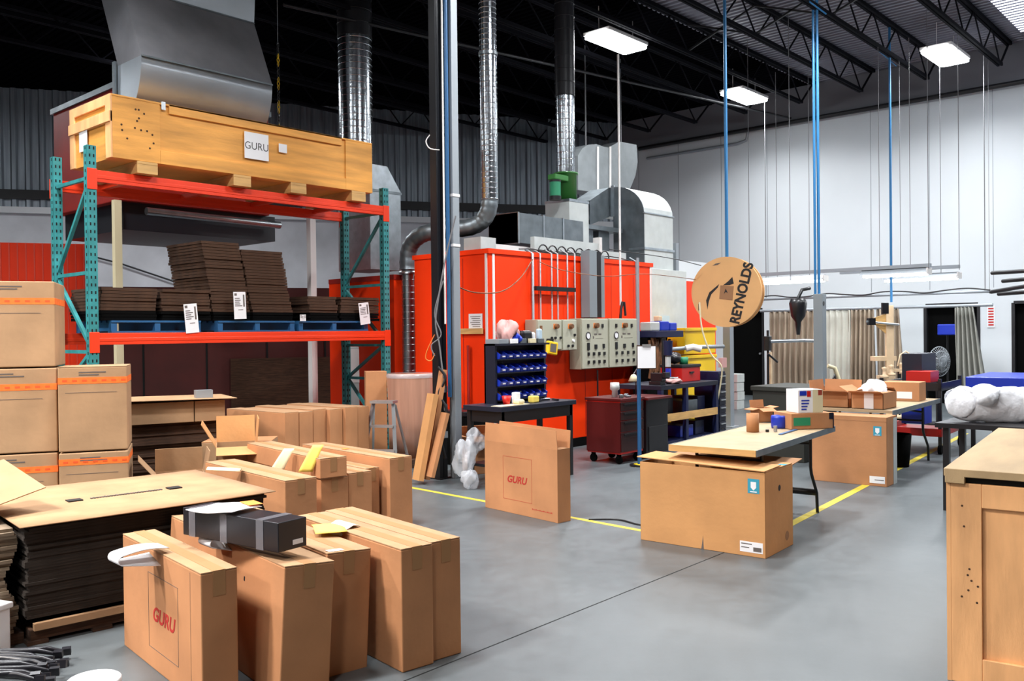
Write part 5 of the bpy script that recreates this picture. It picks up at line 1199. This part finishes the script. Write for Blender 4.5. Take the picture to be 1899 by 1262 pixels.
# ================================================================ CURTAINS, RAIL, TUBE LAMPS
CX = 18.0
za = onx(1600, 548, CX).z; ya = onx(1405, 545, CX).y; yb = onx(1838, 545, CX).y
t = thing('curtain_rail', 'long grey double rail holding the plastic curtains', 'rail', (0, 0, 0)); MB().cyl((CX, ya, za), (CX, yb, za), .03).build('front_rail', 'steel_grey', t); MB().cyl((CX + .12, ya, za - .25), (CX + .12, yb, za - .25), .03).build('rear_rail', 'steel_grey', t)
for y in (yb + .1, ya - .2): MB().cyl((CX, y, za), (CX, y, 6.6), .008).build('hanger', 'cable_grey', t)
cable('dark cable lashed along the curtain rail', [(CX - .05, ya - (ya - yb) * k / 12, za + .04 + .03 * math.sin(k * 1.9)) for k in range(13)], .013, 'cable')
def curtain(label, px0, px1, X, mt, top=None, amp=.07, waves=9, tilt=0, bot=.12):
    y0 = onx(px0, 600, X).y; y1 = onx(px1, 600, X).y; zt = za - .26 if top is None else top
    b = MB(); b.grid(lambda u, v: (X + amp * math.sin(u * waves * 2 * PI + .6 * math.sin(5 * v)) * (.6 + .4 * (1 - v)), y0 + (y1 - y0) * u + tilt * (1 - v) * (u - .0), bot + (zt - bot) * v - .03 * (1 - abs(math.sin(u * waves * PI))) * (v == 1)), waves * 8, 10)
    o = b.build('curtain', mt, solid=.006); return tag(o, label, 'curtain')
curtain('brown plastic curtain left of the dark grey post', 1428, 1512, CX + .12, 'curtain', waves=8)
curtain('pale canvas curtain right of the dark grey post', 1532, 1578, CX + .12, 'curtain_pale', amp=.03, waves=4)
curtain('brown striped plastic curtain behind the tall wooden board', 1574, 1622, CX + .12, 'curtain', waves=6)
curtain('thin greyish curtain at the right of the tall wooden board', 1626, 1668, CX + .12, 'curtain', waves=5, tilt=-.1)
curtain('grey plastic curtain bunched beside the open middle door', 1772, 1806, CX + .12, 'curtain_grey', waves=5, amp=.1, tilt=-.25)
# tube lamps
def tube_lamp(label, px0, px1, py1, X):
    e1 = onx(px1, py1, X); y0 = onx(px0, py1, X).y; z_ = e1.z; t = thing('tube_lamp', label, 'tube lamp', (X, e1.y, z_)); Ln = y0 - e1.y
    MB().prism([(-.16, .0), (-.05, .09), (.05, .09), (.16, 0), (.14, 0), (.04, .06), (-.04, .06), (-.14, 0)], 'y', 0, Ln).build('reflector', 'steel_grey', t)
    for x in (-.06, .06): MB().cyl((x, .03, -.02), (x, Ln - .03, -.02), .024, 10).build('tube', 'tubelight', t)
    MB().box(-.12, -.02, -.03, .12, .0, .08).build('end_cap', 'white_trim', t)
    for y in (.3, Ln - .3): MB().cyl((0, y, .08), (0, y, 6.66 - z_), .005, 6).build('hanger', 'cable_grey', t)
    ld = bpy.data.lights.new('lamp', 'AREA'); ld.shape = 'RECTANGLE'; ld.size = .2; ld.size_y = Ln; ld.energy = 14; ld.color = (.95, .98, 1)
    lo = bpy.data.objects.new('lamp', ld); C.objects.link(lo); lo.parent = t; lo.location = (0, Ln / 2, -.03)
tube_lamp('near hanging tube lamp ending left of the grey wire', 1600, 1722, 505, 16.2)
tube_lamp('hanging tube lamp in the left middle, seen behind the hose pair', 1415, 1530, 518, 16.5)
tube_lamp('far hanging tube lamp with the glow nearest the right', 1640, 1778, 513, 17.3)
e1 = onx(1727, 497, 16.2); e0 = onx(1410, 515, 16.2)
tag(MB().box(16.12, e1.y, e1.z + .02, 16.22, e0.y, e1.z + .08).build('lamp_rail', 'steel_grey'), 'long grey rail above the near tube lamps', 'rail')
e1 = onx(1780, 499, 17.3); e0 = onx(1560, 512, 17.3)
tag(MB().box(17.22, e1.y, e1.z + .02, 17.32, e0.y, e1.z + .08).build('lamp_rail', 'steel_grey'), 'shorter grey rail above the far tube lamp', 'rail')
# ================================================================ MACHINES BEFORE THE CURTAINS
def PV(px, py, s): return ats(px, py, s)
s = 15.2
q = PV(1480, 575, s)
t = thing('spot_hood', 'dark cone shaped lamp head hanging in front of the left curtain', 'lamp', q); MB().lathe([(.0, .2), (.12, .2), (.15, .12), (.12, -.1), (.05, -.2), (.03, -.42), (.0, -.42)], n=18).build('head', 'black_metal', t); MB().tube([(0, 0, .2), (.05, -.05, .35), (.25, -.1, .38)], .03, 8).build('arm', 'black_metal', t)
b = MB(); b.tube([PV(1425, 633, s), PV(1455, 632, s), PV(1490, 631, s), PV(1515, 632, s)], .03); tag(b.build('tube_clamp', 'galv'), 'shiny horizontal clamp bar in front of the left curtain', 'clamp')
t = thing('repair_stand', 'black repair stand at the left edge of the curtains', 'stand', (PV(1424, 640, s).x, PV(1424, 640, s).y, 0))
zt = PV(1424, 612, s).z; MB().cyl((0, 0, .0), (0, 0, zt), .02).build('pole', 'black_metal', t); MB().box(-.05, -.05, zt - .35, .05, .05, zt - .1).build('clamp_head', 'black_metal', t, bevel=.01); MB().cyl((-.05, -.02, zt - .4), (.15, -.1, zt - .55), .018).build('lever', 'black_metal', t); MB().cyl((0, 0, 0), (0, 0, .03), .2).build('foot', 'black_metal', t)
for k, a_ in enumerate((0, 2.1, 4.2)): MB().bar((0, 0, .3), (.3 * math.cos(a_), .3 * math.sin(a_), .02), .02).build('leg', 'black_metal', t)
q = PV(1428, 690, 15.4); tag(MB().box(-.03, -.03, 0, .03, .03, q.z + .35).build('pale_pole', 'wood_pale', loc=(q.x, q.y, 0)), 'pale wooden pole beside the black repair stand', 'pole')
# wooden board stand
q = PV(1650, 690, 15.8); zt = PV(1650, 566, 15.8).z
t = thing('wooden_stand', 'tall upright wooden board with a dark hook at its top, before the curtains', 'stand', (q.x, q.y, 0), -.75)
MB().box(-.07, -.025, .0, .07, .025, zt).build('board', 'wood_pale', t, bevel=.004); MB().box(-.28, -.02, 1.02, .12, .16, 1.10).box(-.2, .0, .7, .1, .1, .76).build('shelf', 'wood_pale', t); MB().prism([(-.07, zt - .5), (-.38, zt - .25), (-.07, zt - .15)], 'y', -.01, .01).build('gusset', 'wood', t)
MB().box(-.14, -.03, zt - .15, -.02, .03, zt + .05).build('hook', 'black_metal', t, bevel=.01); MB().cyl((-.45, -.05, 1.72), (.15, -.05, 1.66), .02).build('bar', 'galv', t); MB().box(-.42, -.09, 1.66, -.3, 0, 1.78).build('bar_clamp', 'black_metal', t)
MB().box(-.3, -.2, 0, .3, .2, .04).build('base', 'wood_pale', t)
for i, (px, py) in enumerate(((1640, 690), (1653, 686), (1671, 682), (1680, 688))):
    q = PV(px, py, 15.6 if i < 2 else 15.9); small('wooden_fixture', ['leftmost', 'second', 'third', 'rightmost'][i] + ' of four small turned wooden fixtures beside the tall board', 'fixture', MB().lathe([(0, 0), (.07, 0), (.07, .04), (.03, .06), (.03, .14), (.05, .18), (0, .2)], n=14), 'wood_pale', (q.x, q.y, q.z - .1))
t = thing('jig_stand', 'black two legged jig stand right of the tall wooden board', 'stand', (PV(1680, 740, 15.9).x, PV(1680, 740, 15.9).y, 0), -.75)
zq2 = PV(1680, 678, 15.9).z
for x in (-.12, .12): MB().cyl((x, 0, 0), (x, 0, zq2 - .05), .015).cyl((x, 0, zq2 - .35), (x, 0, zq2 - .1), .03).build('leg', 'black_metal', t)
MB().box(-.25, -.04, zq2 - .1, .25, .04, zq2 - .05).build('crossbar', 'wood_pale', t); MB().tube([(-.15, 0, zq2), (-.1, 0, zq2 + .2), (.0, 0, zq2 + .26), (.1, 0, zq2 + .2), (.15, 0, zq2)], .015, 6).build('hoop', 'wood_pale', t)
# white jig with folded arms next to the dark grey post
t = thing('frame_jig', 'pale and black jig leaning by the dark grey post', 'jig', (0, 0, 0))
MB().tube([PV(1535, 678, 14.6), PV(1548, 682, 14.6), PV(1556, 705, 14.6), PV(1562, 720, 14.6)], .035).build('arm', 'cream', t); MB().tube([PV(1540, 715, 14.5), PV(1548, 695, 14.5), PV(1553, 715, 14.5), PV(1538, 718, 14.5)], .03).build('black_arm', 'black_metal', t); MB().cyl(PV(1548, 730, 14.6) , Vector((PV(1548, 730, 14.6).x, PV(1548, 730, 14.6).y, 0)), .03).build('pedestal', 'post_grey', t)
# fan
q = PV(1742, 670, 14.6); t = thing('pedestal_fan', 'round wire cage pedestal fan before the open middle door', 'fan', (q.x, q.y, 0), -.62)
R_ = 23 * 14.6 / F_; b = MB()
for k in range(18):
    a_ = k * PI / 18; pts = [(R_ * math.cos(a_) * c_, -.10 * (1 - c_ * c_), R_ * math.sin(a_) * c_ * 1.2) for c_ in [-1, -.7, -.35, 0, .35, .7, 1]]; b.tube([(x, y, z_ + q.z) for x, y, z_ in pts], .0045, 4, caps=False)
for r_ in (.35, .7, 1.0): b.tube([(R_ * r_ * math.cos(a_), -.10 * (1 - r_ * r_), q.z + R_ * 1.2 * r_ * math.sin(a_)) for a_ in [i * PI / 12 for i in range(25)]], .006, 5, caps=False)
b.build('cage', 'steel_grey', t)
b = MB()
for k in range(4): a_ = k * HP + .4; b.prism([(.02 * math.cos(a_), q.z + .02 * math.sin(a_)), (R_ * .8 * math.cos(a_ - .3), q.z + R_ * .9 * math.sin(a_ - .3)), (R_ * .85 * math.cos(a_ + .35), q.z + R_ * .95 * math.sin(a_ + .35))], 'y', -.03, -.02)
b.build('blade', 'post_grey', t); MB().cyl((0, -.05, q.z), (0, .14, q.z), .06).build('motor', 'black_metal', t); MB().cyl((0, .06, 0), (0, .06, q.z), .02).build('pole', 'black_metal', t); MB().cyl((0, .06, 0), (0, .06, .03), .22).build('base', 'black_metal', t)
# red/black utility cart
a = onz(1700, 790, .35)
t = thing('utility_cart', 'red and black utility cart on wheels behind the far folding table', 'cart', (11.9, 3.45, 0), math.radians(3))
for z_, m_ in ((.22, 'red_paint'), (.80, 'black_metal')): MB().box(0, 0, z_, 1.1, .75, z_ + .03).box(0, 0, z_ + .03, 1.1, .02, z_ + .10).box(0, .73, z_ + .03, 1.1, .75, z_ + .10).box(0, .02, z_ + .03, .02, .73, z_ + .10).build('shelf', m_, t)
for x in (0.0, 1.06):
    for y in (0.0, .71): MB().box(x, y, .1, x + .04, y + .04, .95).build('post', 'black_metal', t); MB().cyl((x + .02, y + .0, .06), (x + .02, y + .04, .06), .06, 14).build('wheel', 'black_matt', t)
bxo('red_case', 'red plastic case on the utility cart', 'case', 12.15, 3.75, .90, (.35, .3, .14), 'red_paint'); bxo('blue_tub', 'blue tub hanging low at the utility cart', 'tub', 11.75, 3.7, .40, (.28, .28, .22), 'blue_bin'); bxo('black_case', 'big black case standing on the utility cart', 'case', 12.5, 3.9, .84, (.6, .25, .42), 'navy')
q = onz(1665, 862, 0); t = thing('waste_bin', 'black waste bin under the far folding table', 'bin', (10.6, 3.55, 0)); MB().lathe([(0, 0), (.12, 0), (.15, .38), (.14, .38), (.11, .02)], n=20).build('body', 'black_matt', t)
# blue cabinet and blue bins near the middle door
q = ats(1740, 790, 15.5)
t = thing('blue_worktable', 'long blue worktable with black legs behind the white roll', 'worktable', (12.7, 2.45, 0), math.radians(3)); MB().box(0, 0, .78, 1.5, .92, .95).build('top', 'blue_bin', t, bevel=.01)
for x in (.05, 1.4):
    for y in (.05, .82): MB().box(x, y, 0, x + .05, y + .05, .78).build('leg', 'black_metal', t)
MB().box(.05, .05, .3, 1.45, .88, .34).build('shelf', 'black_metal', t)
q = PV(1757, 610, 18.2); t = thing('hanging_blue_bin', 'blue bin fixed inside the open middle door', 'bin', q, -HP); MB().box(-.14, -.2, -.12, .22, .1, .10).build('body', 'blue_bin', t, bevel=.02); MB().cyl((0, 0, -q.z), (0, 0, -.1), .02).build('stand', 'black_metal', t)
# small red sign on wall
q = onx(1838, 587, WX); t = thing('wall_sign', 'small narrow red and white sign on the white wall between the two right doors', 'sign', q); MB().box(-.012, -.07, -.22, -.004, .07, .22).build('plate', 'paper', t)
b = MB()
for k in range(7): b.box(-.014, -.05, -.18 + k * .055, -.012, .05, -.15 + k * .055)
b.build('print', 'red_paint', t)
# black tubes on the wall
for i, (x0, y0, x1, y1) in enumerate(((1840, 506, 1905, 502), (1860, 521, 1905, 515), (1838, 541, 1905, 530), (1852, 545, 1905, 540))):
    tag(MB().tube([PV(x0, y0, 13.2), PV(x0 + 100, y0 + (y1 - y0) * 1.5, 12.0)], .03).build('black_tube', 'black_metal'), ['topmost', 'second', 'third', 'lowest'][i] + ' of four black tubes sticking in from the right picture edge', 'tube')
PS = PV(1960, 560, 12.5); t = thing('tube_rack', 'black upright rack outside the right edge holding the black tubes', 'rack', (PS.x, PS.y, 0)); MB().box(-.04, -.04, 0, .04, .04, 2.6).box(-.3, -.3, 0, .3, .3, .03).build('upright', 'black_metal', t)
# ================================================================ WHITE ROLL AND RIGHT CRATE
ang = math.radians(6.8)
cr0 = Vector((4.30, 1.21)); 
t = thing('wooden_crate', 'big pale plywood crate filling the right bottom corner', 'crate', (cr0.x, cr0.y, 0), ang)
Hc = .965; Lc, Wc = 1.9, 1.3     # local x away, local y to the left; body lies at y<0
MB().box(0.02, -Wc, .0, Lc, 0, Hc - .10).build('body', 'ply_light', t)
b = MB(); b.box(0, -.125, .0, .02, 0, Hc - .065).box(0, -Wc, Hc - .17, .02, -.125, Hc - .065).box(0, -Wc, .0, .02, -.125, .12); b.build('front_batten', 'ply_light', t, bevel=.003)
MB().box(.0, 0, 0, Lc, .018, Hc - .065).build('side_panel', 'ply_light', t)
MB().box(.02, -Wc, Hc - .10, Lc, -.03, Hc - .04).build('lid_gap', 'hole', t)
MB().box(-.02, -.06, Hc - .065, .02, .02, Hc - .03).box(-.02, -Wc, Hc - .035, Lc + .02, .025, Hc).build('lid', 'ply_top', t, bevel=.003)
MB().box(.45, -.42, Hc, Lc, -.28, Hc + .02).build('lid_batten', 'ply_top', t, bevel=.003)
b = MB()
for k in range(9): y = -random.uniform(.03, .11); z_ = random.uniform(.3, .85); b.cyl((-.001, y, z_), (.001, y, z_), .005, 8)
b.build('nail_head', 'card_dark', t)
b = MB()
c0_ = ats(1780, 746, 7.8); c1_ = ats(2050, 760, 7.6)
def rollf(u, v):
    a_ = v * 2 * PI; p = c0_.lerp(c1_, u); r_ = .148 * (1 + .10 * math.sin(a_ * 3 + 6 * u) + .035 * math.sin(17 * u + a_ * 5) + .03 * math.sin(41 * u - 7 * a_)); 
    if u < .001: r_ *= .9
    return (p.x + .35 * r_ * math.cos(a_) * .74 + .8 * r_ * math.cos(a_) * .67 * 0, p.y + r_ * math.cos(a_), p.z + r_ * math.sin(a_) * 1.0)
b.grid(rollf, 40, 28)
t = thing('bubble_wrap_roll', 'fat white roll of bubble wrap lying behind the plywood crate', 'bubble wrap roll', (0, 0, 0)); b.build('roll', 'bubble', t)
b = MB(); blob(b, c0_.lerp(c1_, .02), .14, 31, amp=.12, sc=(.5, .95, .98)); blob(b, ats(1826, 735, 7.75), .12, 32, amp=.2, sc=(1.2, 1.2, .8)); b.build('loose_end', 'bubble', t)
t = thing('low_table', 'black low table carrying the white roll of bubble wrap', 'table', (c0_.x + .05, c0_.y - .95, 0), 0); zt = c0_.z - .17
MB().box(-.25, -.6, zt - .04, .35, 1.1, zt).build('top', 'black_metal', t)
for x in (-.2, .28):
    for y in (-.5, 1.0): MB().box(x, y, 0, x + .05, y + .05, zt - .04).build('leg', 'black_metal', t)
# emissive strips under the roof deck at the upper right
sk = MB()
for k in range(18): sk.box(16.6 + k * .15, 1.4, DZ - .012, 16.66 + k * .15, 4.1, DZ - .004)
sk = sk.build('glow_strip_1', mat('deck_glow', (.85, .88, 1), .4, emit=1.6)); struct(sk, 'bright glowing strips under the roof deck')
cable('thin black cable lying on the floor between the open box and the large box', [(6.0, 4.55, .008), (6.15, 4.35, .008), (6.1, 4.1, .008), (6.2, 3.9, .008), (6.35, 3.6, .008)], .007, 'cable')
q = ats(884, 850, 10.6)
t = thing('storage_case', 'black storage case with a lid on the floor between the column and the black workbench', 'case', (q.x - .1, q.y + .1, 0), 0)
MB().box(0, 0, 0, .42, .4, .62).build('body', 'black_matt', t, bevel=.01); MB().box(-.01, -.01, .6, .43, .41, .66).build('lid', 'plastic_black', t, bevel=.01)
q = ats(683, 700, 13.0); t = thing('electrical_box', 'pale grey steel box standing behind the right rack post', 'box', (q.x - .22, q.y - .05, 0), -.5)
MB().box(-.16, 0, 0, .16, .2, ats(683, 642, 13.0).z).build('body', 'galv_white', t, bevel=.008); MB().box(-.14, -.006, .9, .14, 0, ats(683, 646, 13.0).z).build('door', 'white_trim', t, bevel=.004)
q = onz(1178, 866); small('yellow_wedge', 'flat yellow wedge lying on the floor beside the red tool cabinet', 'wedge', MB().prism([(0, 0), (.3, 0), (.3, .05), (.05, .02)], 'y', 0, .12), 'yellow_plastic', (q.x, q.y, 0), -.4)
